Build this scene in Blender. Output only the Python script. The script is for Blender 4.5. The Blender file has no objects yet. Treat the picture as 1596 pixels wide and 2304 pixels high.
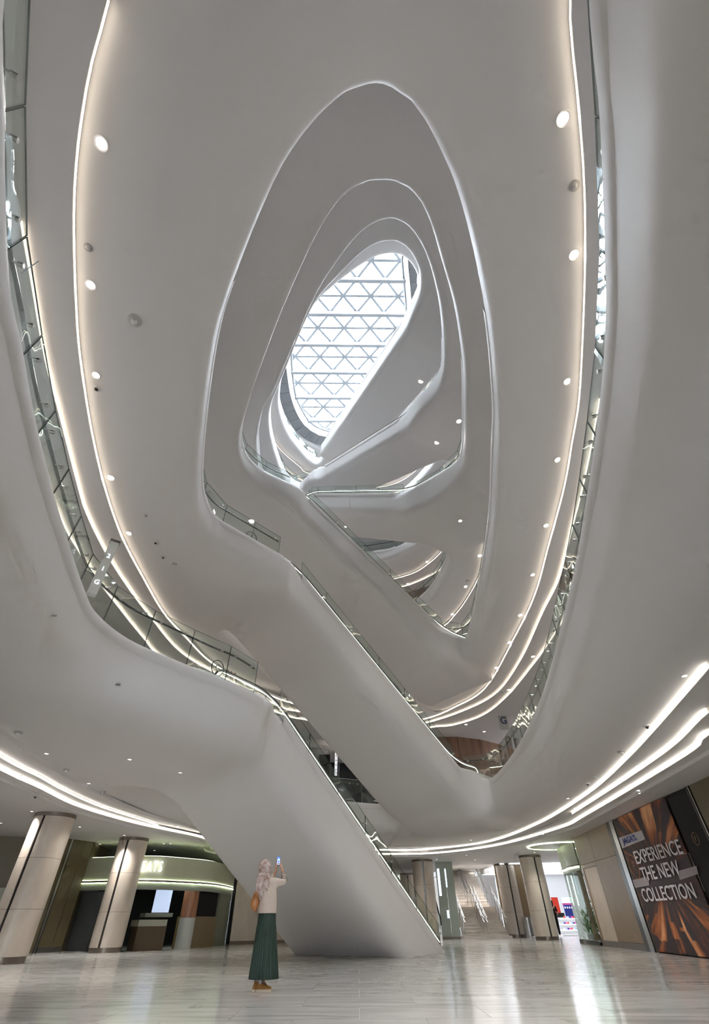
import bpy, bmesh, math, random
import numpy as np
from mathutils import Vector, Matrix
random.seed(7)
PI = math.pi
# ---------------------------------------------------------------- camera
F_PX, CX, CY, HOR, CAM_H, ROLL = 1000.0, 798.0, 1152.0, 2072.0, 0.82, 0.01
TH = math.atan((HOR-CY)/F_PX); CT, ST = math.cos(TH), math.sin(TH)
def ray(x, y):
    dx, dy = x-CX, y-CY
    dx, dy = dx-dy*ROLL, dy+dx*ROLL
    u, v = dx/F_PX, -dy/F_PX
    return (u, CT-v*ST, ST+v*CT)
def at(x, y, z):
    """pixel of the photograph -> point of the plane at height z"""
    r = ray(x, y); t = (z-CAM_H)/r[2]
    return Vector((r[0]*t, r[1]*t, z))
def proj(p):
    X, Y, Z = p[0], p[1], p[2]-CAM_H; d = Y*CT+Z*ST; up_ = -Y*ST+Z*CT
    dx, dy = F_PX*X/d, -F_PX*up_/d
    return CX+dx+dy*ROLL, CY+dy-dx*ROLL
def atd(x, y, d):
    """pixel -> point of the vertical plane at distance d"""
    r = ray(x, y); t = d/r[1]
    return Vector((r[0]*t, d, CAM_H+r[2]*t))
cam_d = bpy.data.cameras.new('camera'); cam = bpy.data.objects.new('camera', cam_d)
bpy.context.scene.collection.objects.link(cam)
cam_d.sensor_fit = 'HORIZONTAL'; cam_d.sensor_width = 36.0; cam_d.lens = 36.0*F_PX/1596.0
cam_d.clip_start = 0.05; cam_d.clip_end = 300
fw = Vector((0, CT, ST)); up0 = Vector((0, -ST, CT)); rt0 = Vector((1, 0, 0))
rt = (rt0 + up0*(-ROLL)).normalized(); up = (up0 + rt0*ROLL).normalized()
cam.matrix_world = Matrix(((rt.x, up.x, -fw.x, 0), (rt.y, up.y, -fw.y, 0), (rt.z, up.z, -fw.z, CAM_H), (0, 0, 0, 1)))
SC = bpy.context.scene; SC.camera = cam
# ---------------------------------------------------------------- sky, exposure
world = bpy.data.worlds.new('sky'); SC.world = world; world.use_nodes = True
bg = world.node_tree.nodes['Background']
bg.inputs[0].default_value = (0.82, 0.90, 1.0, 1); bg.inputs[1].default_value = 27.0
SC.view_settings.view_transform = 'Standard'; SC.view_settings.look = 'None'
SC.view_settings.gamma = 1.0; SC.view_settings.use_curve_mapping = False
SC.view_settings.exposure = 0.28
SC.cycles.use_adaptive_sampling = True; SC.cycles.adaptive_threshold = 0.14; SC.cycles.adaptive_min_samples = 16
SC.cycles.max_bounces = 9; SC.cycles.diffuse_bounces = 7; SC.cycles.glossy_bounces = 3
SC.cycles.transparent_max_bounces = 16; SC.cycles.use_denoising = True
SC.cycles.sample_clamp_indirect = 6.0
SC.cycles.use_light_tree = False
SC.cycles.filter_width = 1.1
SC.cycles.caustics_reflective = False; SC.cycles.caustics_refractive = False
# ---------------------------------------------------------------- materials
MATS = {}
def new_mat(name):
    m = bpy.data.materials.new(name); m.use_nodes = True; MATS[name] = m
    return m, m.node_tree, m.node_tree.nodes['Principled BSDF']
def mat(name, col, rough=0.5, metal=0.0, noise=0.0, nscale=5.0, bump=0.0, bscale=40.0, spec=0.5, stretch=None, col2=None, coord='Object'):
    m, nt, b = new_mat(name)
    b.inputs['Base Color'].default_value = (*col, 1); b.inputs['Roughness'].default_value = rough
    b.inputs['Metallic'].default_value = metal; b.inputs['Specular IOR Level'].default_value = spec
    tc = nt.nodes.new('ShaderNodeTexCoord'); mp = nt.nodes.new('ShaderNodeMapping')
    nt.links.new(tc.outputs[coord], mp.inputs[0])
    if stretch: mp.inputs['Scale'].default_value = stretch
    if noise or col2:
        n = nt.nodes.new('ShaderNodeTexNoise'); n.inputs['Scale'].default_value = nscale; n.inputs['Detail'].default_value = 6
        nt.links.new(mp.outputs[0], n.inputs['Vector'])
        r = nt.nodes.new('ShaderNodeValToRGB')
        c2 = col2 or tuple(min(1, c*(1+noise)) for c in col); c1 = col if col2 else tuple(c*(1-noise) for c in col)
        r.color_ramp.elements[0].position = 0.35; r.color_ramp.elements[1].position = 0.65
        r.color_ramp.elements[0].color = (*c1, 1); r.color_ramp.elements[1].color = (*c2, 1)
        nt.links.new(n.outputs['Fac'], r.inputs[0]); nt.links.new(r.outputs[0], b.inputs['Base Color'])
    if bump:
        n2 = nt.nodes.new('ShaderNodeTexNoise'); n2.inputs['Scale'].default_value = bscale
        nt.links.new(mp.outputs[0], n2.inputs['Vector'])
        bp = nt.nodes.new('ShaderNodeBump'); bp.inputs['Strength'].default_value = bump; bp.inputs['Distance'].default_value = 0.02
        nt.links.new(n2.outputs['Fac'], bp.inputs['Height']); nt.links.new(bp.outputs[0], b.inputs['Normal'])
    return m
def emit(name, col, strength):
    m, nt, b = new_mat(name)
    b.inputs['Base Color'].default_value = (*col, 1); b.inputs['Emission Color'].default_value = (*col, 1)
    b.inputs['Emission Strength'].default_value = strength
    return m
def glassmat(name, tint, refl=1.0, wave=0.0):
    m, nt, b = new_mat(name); nt.nodes.remove(b)
    out = nt.nodes['Material Output']
    tr = nt.nodes.new('ShaderNodeBsdfTransparent'); tr.inputs[0].default_value = (*tint, 1)
    gl = nt.nodes.new('ShaderNodeBsdfGlossy'); gl.inputs['Roughness'].default_value = 0.02
    gl.inputs[0].default_value = (0.95, 1.0, 0.98, 1)
    lw = nt.nodes.new('ShaderNodeLayerWeight'); lw.inputs[0].default_value = 0.5
    pw = nt.nodes.new('ShaderNodeMath'); pw.operation = 'POWER'; pw.inputs[1].default_value = 3.0
    mu = nt.nodes.new('ShaderNodeMath'); mu.operation = 'MULTIPLY_ADD'; mu.inputs[1].default_value = 0.5*refl; mu.inputs[2].default_value = 0.035*refl
    mu.use_clamp = True; mx = nt.nodes.new('ShaderNodeMixShader')
    nt.links.new(lw.outputs['Facing'], pw.inputs[0]); nt.links.new(pw.outputs[0], mu.inputs[0]); nt.links.new(mu.outputs[0], mx.inputs[0])
    nt.links.new(tr.outputs[0], mx.inputs[1]); nt.links.new(gl.outputs[0], mx.inputs[2]); nt.links.new(mx.outputs[0], out.inputs[0])
    if wave:
        tc = nt.nodes.new('ShaderNodeTexCoord'); n = nt.nodes.new('ShaderNodeTexNoise'); n.inputs['Scale'].default_value = 1.3; n.inputs['Detail'].default_value = 1
        bp = nt.nodes.new('ShaderNodeBump'); bp.inputs['Strength'].default_value = wave; bp.inputs['Distance'].default_value = 0.1
        nt.links.new(tc.outputs['Object'], n.inputs['Vector']); nt.links.new(n.outputs['Fac'], bp.inputs['Height'])
        nt.links.new(bp.outputs[0], gl.inputs['Normal'])
    return m
PLASTER = mat('white_plaster', (0.855, 0.838, 0.83), 0.55, spec=0.2)
GLASS = glassmat('railing_glass', (0.92, 0.955, 0.935), 1.6, 0.25)
GLASS_EDGE = mat('glass_edge', (0.05, 0.09, 0.08), 0.15)
CLEAR = glassmat('clear_glass', (0.95, 0.97, 0.97), 0.4)
STEEL = mat('brushed_steel', (0.55, 0.55, 0.54), 0.28, 1.0)
DARK = mat('dark_rubber', (0.035, 0.04, 0.038), 0.35)
LED = emit('warm_led', (1.0, 0.87, 0.70), 2.9)
LEDA = emit('cove_led', (1.0, 0.93, 0.82), 6.0)
LEDW = emit('white_led', (1.0, 0.95, 0.86), 7.0)
LAMP = emit('lamp_disc', (1.0, 0.96, 0.9), 12.0)
# ---------------------------------------------------------------- object helpers
COL = bpy.context.scene.collection
def obj(name, verts, faces, m, parent=None, smooth=False, mats=None, midx=None):
    me = bpy.data.meshes.new(name); me.from_pydata([tuple(v) for v in verts], [], faces); me.update()
    for mm in (mats or [m]): me.materials.append(mm)
    if midx: me.polygons.foreach_set('material_index', midx)
    if smooth:
        me.polygons.foreach_set('use_smooth', [True]*len(me.polygons)); me.set_sharp_from_angle(angle=math.radians(38))
    o = bpy.data.objects.new(name, me); COL.objects.link(o)
    if parent: o.parent = parent
    return o
def tag(o, label=None, cat=None, group=None, kind=None):
    if label: o['label'] = label
    if cat: o['category'] = cat
    if group: o['group'] = group
    if kind: o['kind'] = kind
    return o
def empty(name, loc=(0, 0, 0), label=None, cat=None, group=None, kind=None, rz=0):
    o = bpy.data.objects.new(name, None); COL.objects.link(o); o.location = loc; o.rotation_euler = (0, 0, rz)
    o.empty_display_size = 0.1
    return tag(o, label, cat, group, kind)
class MB:
    """collects shapes for one mesh"""
    def __init__(s): s.v = []; s.f = []
    def add(s, v, f):
        n = len(s.v); s.v += [Vector(p) for p in v]; s.f += [tuple(i+n for i in q) for q in f]; return s
    def box(s, x0, x1, y0, y1, z0, z1):
        return s.add([(x0,y0,z0),(x1,y0,z0),(x1,y1,z0),(x0,y1,z0),(x0,y0,z1),(x1,y0,z1),(x1,y1,z1),(x0,y1,z1)],
            [(0,3,2,1),(4,5,6,7),(0,1,5,4),(1,2,6,5),(2,3,7,6),(3,0,4,7)])
    def hexa(s, a, b, c, d, off):
        """a slab on the quad abcd, thick by the vector off"""
        off = Vector(off); p = [Vector(q) for q in (a, b, c, d)]
        return s.add(p+[q+off for q in p], [(0,3,2,1),(4,5,6,7),(0,1,5,4),(1,2,6,5),(2,3,7,6),(3,0,4,7)])
    def bar(s, a, b, w, h, upv=(0, 0, 1)):
        a, b = Vector(a), Vector(b); d = (b-a).normalized(); u = Vector(upv)
        if abs(d.dot(u)) > .99: u = Vector((0, 1, 0))
        r = d.cross(u).normalized()*w/2; t = r.cross(d).normalized()*h/2
        return s.add([a-r-t, a+r-t, a+r+t, a-r+t, b-r-t, b+r-t, b+r+t, b-r+t],
            [(0,1,2,3),(4,7,6,5),(0,4,5,1),(1,5,6,2),(2,6,7,3),(3,7,4,0)])
    def tube(s, pts, r, n=8, cap=True, closed=False, sx=1.0, sy=1.0, rad=None):
        pts = [Vector(p) for p in pts]; N = len(pts); base = len(s.v); prev = None
        for i, p in enumerate(pts):
            if closed: d = (pts[(i+1) % N]-pts[i-1])
            else: d = pts[min(i+1, N-1)]-pts[max(i-1, 0)]
            d = d.normalized() if d.length > 1e-9 else Vector((0, 0, 1))
            u = Vector((0, 0, 1)) if prev is None else prev
            if abs(d.dot(u)) > .98: u = Vector((1, 0, 0)) if prev is None else u
            a = d.cross(u)
            if a.length < 1e-6: a = d.cross(Vector((0, 1, 0)))
            a.normalize(); b = a.cross(d).normalized(); prev = b
            rr = r if rad is None else rad[i]
            for k in range(n):
                t = 2*PI*k/n; s.v.append(p+a*math.cos(t)*rr*sx+b*math.sin(t)*rr*sy)
        M = N if closed else N-1
        for i in range(M):
            for k in range(n):
                a0 = base+i*n+k; a1 = base+i*n+(k+1) % n; j = (i+1) % N
                s.f.append((a0, a1, base+j*n+(k+1) % n, base+j*n+k))
        if cap and not closed:
            s.f.append(tuple(base+k for k in reversed(range(n)))); s.f.append(tuple(base+(N-1)*n+k for k in range(n)))
        return s
    def lathe(s, prof, c=(0, 0, 0), n=32, cap=True):
        base = len(s.v); c = Vector(c)
        for r, z in prof:
            for k in range(n): s.v.append(c+Vector((r*math.cos(2*PI*k/n), r*math.sin(2*PI*k/n), z)))
        for i in range(len(prof)-1):
            for k in range(n):
                s.f.append((base+i*n+k, base+i*n+(k+1) % n, base+(i+1)*n+(k+1) % n, base+(i+1)*n+k))
        if cap:
            s.f.append(tuple(base+k for k in reversed(range(n)))); s.f.append(tuple(base+(len(prof)-1)*n+k for k in range(n)))
        return s
    def prism(s, poly, z0, z1):
        n = len(poly); base = len(s.v)
        s.v += [Vector((p[0], p[1], z0)) for p in poly]+[Vector((p[0], p[1], z1)) for p in poly]
        s.f.append(tuple(base+i for i in reversed(range(n)))); s.f.append(tuple(base+n+i for i in range(n)))
        for i in range(n): s.f.append((base+i, base+(i+1) % n, base+n+(i+1) % n, base+n+i))
        return s
    def build(s, name, m, parent=None, smooth=False): return obj(name, s.v, s.f, m, parent, smooth)
def catmull(pts, per=8, closed=True):
    P = [Vector(p) for p in pts]; n = len(P); out = []
    rng = range(n) if closed else range(n-1)
    for i in rng:
        p0 = P[(i-1) % n] if closed else P[max(i-1, 0)]; p1 = P[i]; p2 = P[(i+1) % n]
        p3 = P[(i+2) % n] if closed else P[min(i+2, n-1)]
        for k in range(per):
            t = k/per
            out.append(0.5*((2*p1)+(p2-p0)*t+(2*p0-5*p1+4*p2-p3)*t*t+(3*p1-p0-3*p2+p3)*t*t*t))
    if not closed: out.append(P[-1])
    return out
def resample(pts, step, closed=False):
    P = list(pts)+([pts[0]] if closed else []); out = [P[0].copy()]; acc = 0
    L = sum((P[i+1]-P[i]).length for i in range(len(P)-1)); n = max(1, round(L/step)); st = L/n; need = st
    for i in range(len(P)-1):
        d = (P[i+1]-P[i]).length
        while acc+d >= need-1e-9 and len(out) <= n:
            out.append(P[i].lerp(P[i+1], (need-acc)/d if d else 0)); need += st
        acc += d
    if closed: out = out[:n]
    return out
def offset(pts, d, closed=True):
    out = []; n = len(pts)
    for i in range(n):
        a = pts[i-1] if (closed or i > 0) else pts[i]; b = pts[(i+1) % n] if (closed or i < n-1) else pts[i]
        t = b-a; nrm = Vector((t.y, -t.x, 0)); nrm = nrm.normalized() if nrm.length > 1e-9 else nrm
        out.append(pts[i]+nrm*d)
    return out
# ---------------------------------------------------------------- the atrium body: level edges and escalator casings
# heights of the level edges (kerb under the glass) and outlines of the openings, walked so that the opening lies on the left
TZ = {'A': 5.2, 'B': 10.7, 'C': 15.6, 'D': 20.8, 'E': 25.9, 'F': 31.0}
def px(z, *pts): return [at(x, y, z).to_2d().to_3d() for x, y in pts]
def pl(*pts): return [Vector((x, y, 0)) for x, y in pts]
OUT = {
 'A': pl((0,-2.3),(-1.2,-1.5)) + px(5.2,(5,0),(8,200),(8,400),(20,650),(45,765),(75,930),(105,1055),(137,1170),(190,1330),(220,1385),(290,1440),(380,1480),(480,1522),(540,1545),(596,1577))
     + pl((-2.6,12.75),(-3.6,13.9),(-5.5,15.3),(-7.0,16.3),(-7.4,18.3),(-6.2,22.5),(-3.8,25)) + px(5.2,(753,1802),(855,1810)) + pl((2.2,26.7),(2.4,25.3),(3.0,23.6),(4.0,22.5))
     + px(5.2,(1050,1760),(1090,1757),(1120,1740),(1165,1680),(1210,1590),(1240,1500),(1290,1300),(1320,1130),(1340,1000),(1358,850),(1367,700),(1366,600),(1362,450),(1352,230),(1330,0)) + pl((1.0,-1.4)),
 'B': px(9.7,(840,190),(740,240),(620,400)) + px(10.7,(530,620),(490,760),(465,940),(457,1060),(462,1110),(485,1160),(530,1190),(600,1230),(652,1262))
     + pl((-2.6,13.9),(-4.3,15.9),(-5.3,16.1),(-5.85,16.6),(-5.7,17.6),(-5.2,18.9),(-4.4,20.8),(-3.7,23.0),(-2.7,25.4),(-0.6,27.4),(1.5,28.1),(3.6,28.3),(4.8,27.4),(3.2,25.6),(2.6,24.0),(3.3,21.6))
     + px(10.7,(1000,1432),(1030,1447),(1050,1430),(1068,1360),(1082,1280),(1100,1150),(1106,1000),(1108,900),(1090,700)) + px(10.2,(1050,480)) + px(9.7,(1000,340),(930,230)),
 'C': px(14.6,(870,410),(790,430),(720,520),(640,690)) + px(15.6,(590,810),(560,900),(545,960),(548,1000),(565,1035),(610,1070),(670,1098))
     + pl((-2.7,14.9),(-4.3,17.6),(-5.8,19.0),(-6.1,21.5),(-4.2,25),(-0.5,26.6),(2.2,26)) + px(15.6,(922,1360),(971,1316),(1001,1260),(1006,1233))
     + pl((4.7,18.1),(3.7,17.0),(2.6,15.6)) + px(15.6,(925,1114),(965,1100),(1000,1070),(1030,1035),(1040,990),(1040,900),(1038,800),(1020,680)) + px(14.9,(1000,600),(970,500),(930,430)),
 'D': px(19.8,(880,495),(820,520),(760,590),(700,690)) + px(20.8,(625,850),(597,900),(584,954),(583,991),(594,1061),(640,1088))
     + pl((-3.6,20.3),(-2.7,21.6),(-2.6,23.2),(-1.2,25.2)) + px(20.8,(815,1241),(850,1238),(890,1229))
     + pl((4.6,23.6),(5.9,20.2),(5.9,17.2),(5.0,15.9),(3.2,14.6)) + px(20.8,(940,905),(975,870),(993,820),(990,700)) + px(20.0,(970,600),(930,520)),
 'E': px(24.9,(885,545),(830,560),(760,625),(700,700)) + px(25.9,(640,830),(612,900),(610,948),(620,997),(643,1059),(675,1085),(700,1062))
     + pl((-2.4,22.8),(-0.6,24.4),(1.0,25.4),(3.4,25.0),(6.0,20.5),(6.3,14.5),(5.6,12.8),(3.6,11.4)) + px(25.9,(935,690),(947,650)) + px(25.2,(945,610),(920,560)),
 'F': px(30.0,(888,573),(830,588),(740,655),(690,710),(655,775)) + px(31,(634,850),(632,905),(650,958),(673,991),(700,1022),(722,1028))
     + pl((-2.0,24.0),(-0.5,25.2),(1.5,26),(5,23),(7,17),(6.4,12.5)) + px(30.2,(945,660),(942,625),(922,588)),
}
RING = {k: resample(catmull(v, 8), 0.22, True) for k, v in OUT.items()}
# escalators: foot and head of the near handrail line, far width, depth of the casing below the rail
ESC = {
 '1': dict(b=(2.87,21.85,0.3), t=(-2.58,13.71,5.98), w=4.1, dz=2.25, lo=3.0, hi=3.4, rev=False),
 '2': dict(b=(4.29,21.61,5.95), t=(-2.42,14.66,11.5), w=3.7, dz=2.05, lo=2.6, hi=3.4, rev=False),
 '3': dict(b=(4.42,20.28,11.5), t=(-2.5,15.38,16.4), w=3.7, dz=2.05, lo=1.8, hi=3.2, rev=False),
 '4': dict(b=(2.79,15.36,16.45), t=(-2.78,20.1,21.2), w=3.0, dz=2.0, lo=3.0, hi=1.5, rev=True),
 '5': dict(b=(3.31,14.29,21.7), t=(-2.1,22.52,26.6), w=3.0, dz=2.0, lo=2.5, hi=1.0, rev=True),
 '6': dict(b=(3.39,11.09,26.8), t=(-2.12,23.47,31.4), w=3.0, dz=2.2, lo=2.0, hi=1.0, rev=True),
}
for e in ESC.values():
    bx_, by_, bz_ = e['b']; tx, ty, tz = e['t']; L = math.hypot(tx-bx_, ty-by_)
    e['L'] = L; e['u'] = Vector(((tx-bx_)/L, (ty-by_)/L, 0)); e['sl'] = (tz-bz_)/L
    u = e['u']; e['n'] = Vector((u.y, -u.x, 0)) if not e['rev'] else Vector((u.y, -u.x, 0))
    if e['n'].dot(Vector((bx_+tx, by_+ty, 0))) < 0: e['n'] = -e['n']
def e_pt(e, t, w=0.0, dz=0.0):
    """point of an escalator: t metres (in plan) up from the foot, w metres to its far side, dz above the handrail"""
    b = Vector(e['b']); z = b.z+e['sl']*min(max(t, 0), e['L'])
    p = b+e['u']*t+e['n']*w; p.z = z+dz; return p
H_ = 0.12
X0, X1, Y0, Y1, Z0, Z1 = -13.0, 13.0, -5.0, 32.0, -0.3, 33.0
gx = np.arange(X0, X1+H_/2, H_); gy = np.arange(Y0, Y1+H_/2, H_); gz = np.arange(Z0, Z1+H_/2, H_)
GX, GY = np.meshgrid(gx, gy, indexing='ij')
def poly_sdf(poly):
    P = np.array([(p.x, p.y) for p in poly]); Q = np.roll(P, -1, 0)
    best = np.full(GX.shape, 1e9); ins = np.zeros(GX.shape, bool)
    for (ax, ay), (bx2, by2) in zip(P, Q):
        dx, dy = bx2-ax, by2-ay; LL = dx*dx+dy*dy+1e-12
        t = np.clip(((GX-ax)*dx+(GY-ay)*dy)/LL, 0, 1)
        best = np.minimum(best, (GX-ax-t*dx)**2+(GY-ay-t*dy)**2)
        c = ((ay > GY) != (by2 > GY)); xc = ax+(GY-ay)/(by2-ay+1e-12)*dx
        ins ^= c & (GX < xc)
    d = np.sqrt(best); return np.where(ins, -d, d)      # negative in the opening
S2D = {k: poly_sdf(RING[k][::2]).astype(np.float32) for k in RING}
def smax(a, b, k):
    h = np.clip(0.5+0.5*(a-b)/k, 0, 1); return b+(a-b)*h+k*h*(1-h)
def smin(a, b, k): return -smax(-a, -b, k)
SOFF = {'A': (1.1, 0.35, 3.86), 'B': (1.0, 0.30, 9.35), 'C': (1.0, 0.30, 14.3), 'D': (1.0, 0.3, 19.5), 'E': (1.0, 0.3, 24.6), 'F': (1.0, 0.3, 29.7)}
FLD = np.full((len(gx), len(gy), len(gz)), 9.0, np.float32)
RNG = FLD.copy()
for k, T in TZ.items():
    dr, sl, zs_min = SOFF[k]; k0 = max(0, int((zs_min-2.0-Z0)/H_)); k1 = min(len(gz), int((T+2.0-Z0)/H_))
    s = S2D[k][:, :, None]; z = gz[None, None, k0:k1].astype(np.float32)
    zs = smax(np.full_like(s, zs_min), T-dr-sl*np.maximum(s, 0), 0.15)
    a = smax(-s, zs-z, 0.32); a = smax(a, z-T, 0.06)
    RNG[:, :, k0:k1] = np.minimum(RNG[:, :, k0:k1], a)
ESD = {}
for k, e in ESC.items():
    z_lo = e['b'][2]-3.0; z_hi = e['t'][2]+0.8
    k0 = max(0, int((z_lo-Z0)/H_)); k1 = min(len(gz), int((z_hi-Z0)/H_)+1)
    t = (GX-e['b'][0])*e['u'].x+(GY-e['b'][1])*e['u'].y; w = (GX-e['b'][0])*e['n'].x+(GY-e['b'][1])*e['n'].y
    t = t[:, :, None].astype(np.float32); w = w[:, :, None].astype(np.float32); z = gz[None, None, k0:k1].astype(np.float32)
    tc = smax(smin(t, np.full_like(t, e['L']), 1.2), np.zeros_like(t), 1.2) if k != '1' else smin(t, np.full_like(t, e['L']), 1.2)
    zr = e['b'][2]+e['sl']*tc; cs = 1/math.sqrt(1+e['sl']**2)
    side = np.abs(w-(e['w']-0.3)/2)-(e['w']+0.3)/2
    zu = e['b'][2]+e['sl']*(smax(t, np.zeros_like(t), 1.2) if k != '1' else t); bot = (zu-e['dz']-z)*cs; top = (z-(zr-0.5))*cs
    a = smax(side, bot, 0.42); a = smax(a, top, 0.06)
    inner = np.maximum(np.abs(w-e['w']/2)-(e['w']/2-0.1), (zr-0.95-z)*cs); a = np.maximum(a, -inner)
    a = np.maximum(a, np.maximum(-e['lo']-t, t-e['L']-e['hi']))
    ESD[k] = (k0, k1, a)
    RNG_ = FLD[:, :, k0:k1]; FLD[:, :, k0:k1] = np.minimum(RNG_, a)
ALL = smin(RNG, FLD, 0.9).astype(np.float32)
# keep the top edges crisp: the blend may not rise above either body
ALL = np.maximum(ALL, np.minimum(RNG, FLD)-0.25)
ALL[0] = ALL[-1] = 1; ALL[:, 0] = ALL[:, -1] = 1; ALL[:, :, -1] = 1
def surface_nets(Fv, org, h):
    ins = Fv < 0
    nx, ny, nz = Fv.shape
    c = ins[:-1, :-1, :-1].astype(np.int8)
    tot = np.zeros((nx-1, ny-1, nz-1), np.int8)
    for a in (0, 1):
        for b in (0, 1):
            for d in (0, 1): tot += ins[a:nx-1+a, b:ny-1+b, d:nz-1+d]
    act = (tot > 0) & (tot < 8); I, J, K = np.nonzero(act)
    idx = np.full(act.shape, -1, np.int64); idx[I, J, K] = np.arange(len(I))
    pos = np.zeros((len(I), 3)); cnt = np.zeros(len(I))
    cor = [(a, b, d) for a in (0, 1) for b in (0, 1) for d in (0, 1)]
    for p in cor:
        for ax in range(3):
            if p[ax]: continue
            q = list(p); q[ax] = 1
            f0 = Fv[I+p[0], J+p[1], K+p[2]]; f1 = Fv[I+q[0], J+q[1], K+q[2]]
            m = (f0 < 0) != (f1 < 0); t = np.where(m, f0/(f0-f1+1e-12), 0)
            pp = np.array(p, float)[None, :].repeat(len(I), 0); pp[:, ax] += t
            pos += pp*m[:, None]; cnt += m
    pos = pos/cnt[:, None]+np.stack([I, J, K], 1)
    # normals: gradient of the field
    g = []
    fi = np.clip(pos, 0, None); i0 = np.minimum(fi.astype(int), np.array(Fv.shape)-2); fr = fi-i0
    def tri(A):
        r = 0
        for a, b, d in cor:
            wgt = (fr[:, 0] if a else 1-fr[:, 0])*(fr[:, 1] if b else 1-fr[:, 1])*(fr[:, 2] if d else 1-fr[:, 2])
            r = r+wgt*A[i0[:, 0]+a, i0[:, 1]+b, i0[:, 2]+d]
        return r
    for ax in range(3):
        G = np.gradient(Fv, axis=ax); g.append(tri(G)); del G
    nrm = np.stack(g, 1); nrm /= np.linalg.norm(nrm, axis=1)[:, None]+1e-9
    quads = []
    for ax in range(3):
        s0 = [slice(None)]*3; s1 = [slice(None)]*3; s0[ax] = slice(0, -1); s1[ax] = slice(1, None)
        a0 = ins[tuple(s0)]; a1 = ins[tuple(s1)]; ch = a0 != a1
        i, j, k = np.nonzero(ch); o = [i, j, k]; b, cc = [x for x in range(3) if x != ax]
        ok = (o[b] > 0) & (o[cc] > 0) & (o[b] < Fv.shape[b]-1) & (o[cc] < Fv.shape[cc]-1)
        o = [x[ok] for x in o]; flip = a0[i, j, k][ok]
        def cell(db, dc):
            q = [x.copy() for x in o]; q[b] -= db; q[cc] -= dc; return idx[q[0], q[1], q[2]]
        Q = np.stack([cell(1, 1), cell(0, 1), cell(0, 0), cell(1, 0)], 1)
        if ax == 1: flip = ~flip
        Q[~flip] = Q[~flip][:, ::-1]; quads.append(Q)
    return np.array(org)+pos*h, nrm, np.concatenate(quads)
SV, SN, SQ = surface_nets(ALL, (X0, Y0, Z0), H_)
qc = SV[SQ].mean(1)
gi = np.clip(((qc-np.array([X0, Y0, Z0]))/H_).round().astype(int), 0, np.array(ALL.shape)-1)
esc_id = np.zeros(len(SQ), int); rngv = RNG[gi[:, 0], gi[:, 1], gi[:, 2]]; bestv = rngv.copy()
for n_, (k, e) in enumerate(ESC.items()):
    k0, k1, a = ESD[k]; inz = (gi[:, 2] >= k0) & (gi[:, 2] < k1); v = np.full(len(SQ), 9.0)
    v[inz] = a[gi[inz, 0], gi[inz, 1], gi[inz, 2]-k0]; m = v < bestv; esc_id[m] = n_+1; bestv[m] = v[m]
lv = np.digitize(qc[:, 2], [5.6, 11.3, 16.3, 21.6, 26.7])
def piece(name, mask, m, parent=None):
    q = SQ[mask]; used, inv = np.unique(q, return_inverse=True); me = bpy.data.meshes.new(name)
    inv = inv.reshape(q.shape); me.vertices.add(len(used)); me.vertices.foreach_set('co', SV[used].astype(np.float32).ravel())
    me.loops.add(q.size); me.loops.foreach_set('vertex_index', inv.ravel().astype(np.int32)); me.polygons.add(len(q))
    me.polygons.foreach_set('loop_start', np.arange(0, q.size, 4, dtype=np.int32)); me.polygons.foreach_set('loop_total', np.full(len(q), 4, np.int32))
    me.polygons.foreach_set('use_smooth', np.ones(len(q), bool)); me.update(calc_edges=True)
    me.materials.append(m); me.normals_split_custom_set_from_vertices([tuple(v) for v in SN[used]])
    o = bpy.data.objects.new(name, me); COL.objects.link(o)
    if parent: o.parent = parent
    return o
for i in range(6):
    m = (esc_id == 0) & (lv == i)
    if m.any(): tag(piece('ceiling', m, PLASTER), kind='structure')
ESC_OBJ = {}
EL = {'1': 'white escalator rising from the ground floor beside the woman, lowest of the crossing flights',
      '2': 'white escalator flight directly above the lowest one, sloping from lower right to upper left',
      '3': 'third white escalator flight from the floor, parallel to and above the two lower ones',
      '4': 'white escalator crossing the other way just above the top of the third parallel flight',
      '5': 'white escalator with lit handrail climbing left below the skylight, second from the glass roof',
      '6': 'topmost white escalator body running along the lower right edge of the skylight'}
for n_, k in enumerate(ESC):
    e = ESC[k]; r = empty('escalator', (0, 0, 0), EL[k], 'escalator'); ESC_OBJ[k] = r
    piece('casing', esc_id == n_+1, PLASTER, r)
del FLD, ALL, RNG, ESD
# ---------------------------------------------------------------- crisp kerb under each glass railing
def area2(path):
    """> 0 when the right-hand normal of the walk points out of the closed outline"""
    cxy = sum(((path[i-1].x*path[i].y-path[i].x*path[i-1].y) for i in range(len(path))))
    return 1 if cxy > 0 else -1
SG = {k: area2(v) for k, v in RING.items()}
def cut(k, pa, pb):
    """the stretch of ring k from the point nearest pa on to the one nearest pb, in walking order"""
    R = RING[k]; n = len(R); f = lambda q: min(range(n), key=lambda i: (R[i].x-q[0])**2+(R[i].y-q[1])**2)
    a, b = f(pa), f(pb); return [R[(a+i) % n] for i in range(((b-a) % n)+1)]
def kerb_arc(k, pa, pb):
    path = cut(k, pa, pb); sgn = SG[k]; z = TZ[k]; n = len(path)
    prof = [(0.06, -0.36), (-0.015, -0.2), (-0.02, -0.02), (0.0, 0.015), (0.04, 0.03), (0.34, 0.03)]
    rows = [[Vector((p.x, p.y, z+dz)) for p in offset(path, sgn*s, False)] for s, dz in prof]
    V = [p for r in rows for p in r]; Fc = [(a*n+i, a*n+i+1, (a+1)*n+i+1, (a+1)*n+i) for a in range(len(prof)-1) for i in range(n-1)]
    return obj('trim', V, Fc, PLASTER, None, True)
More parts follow.
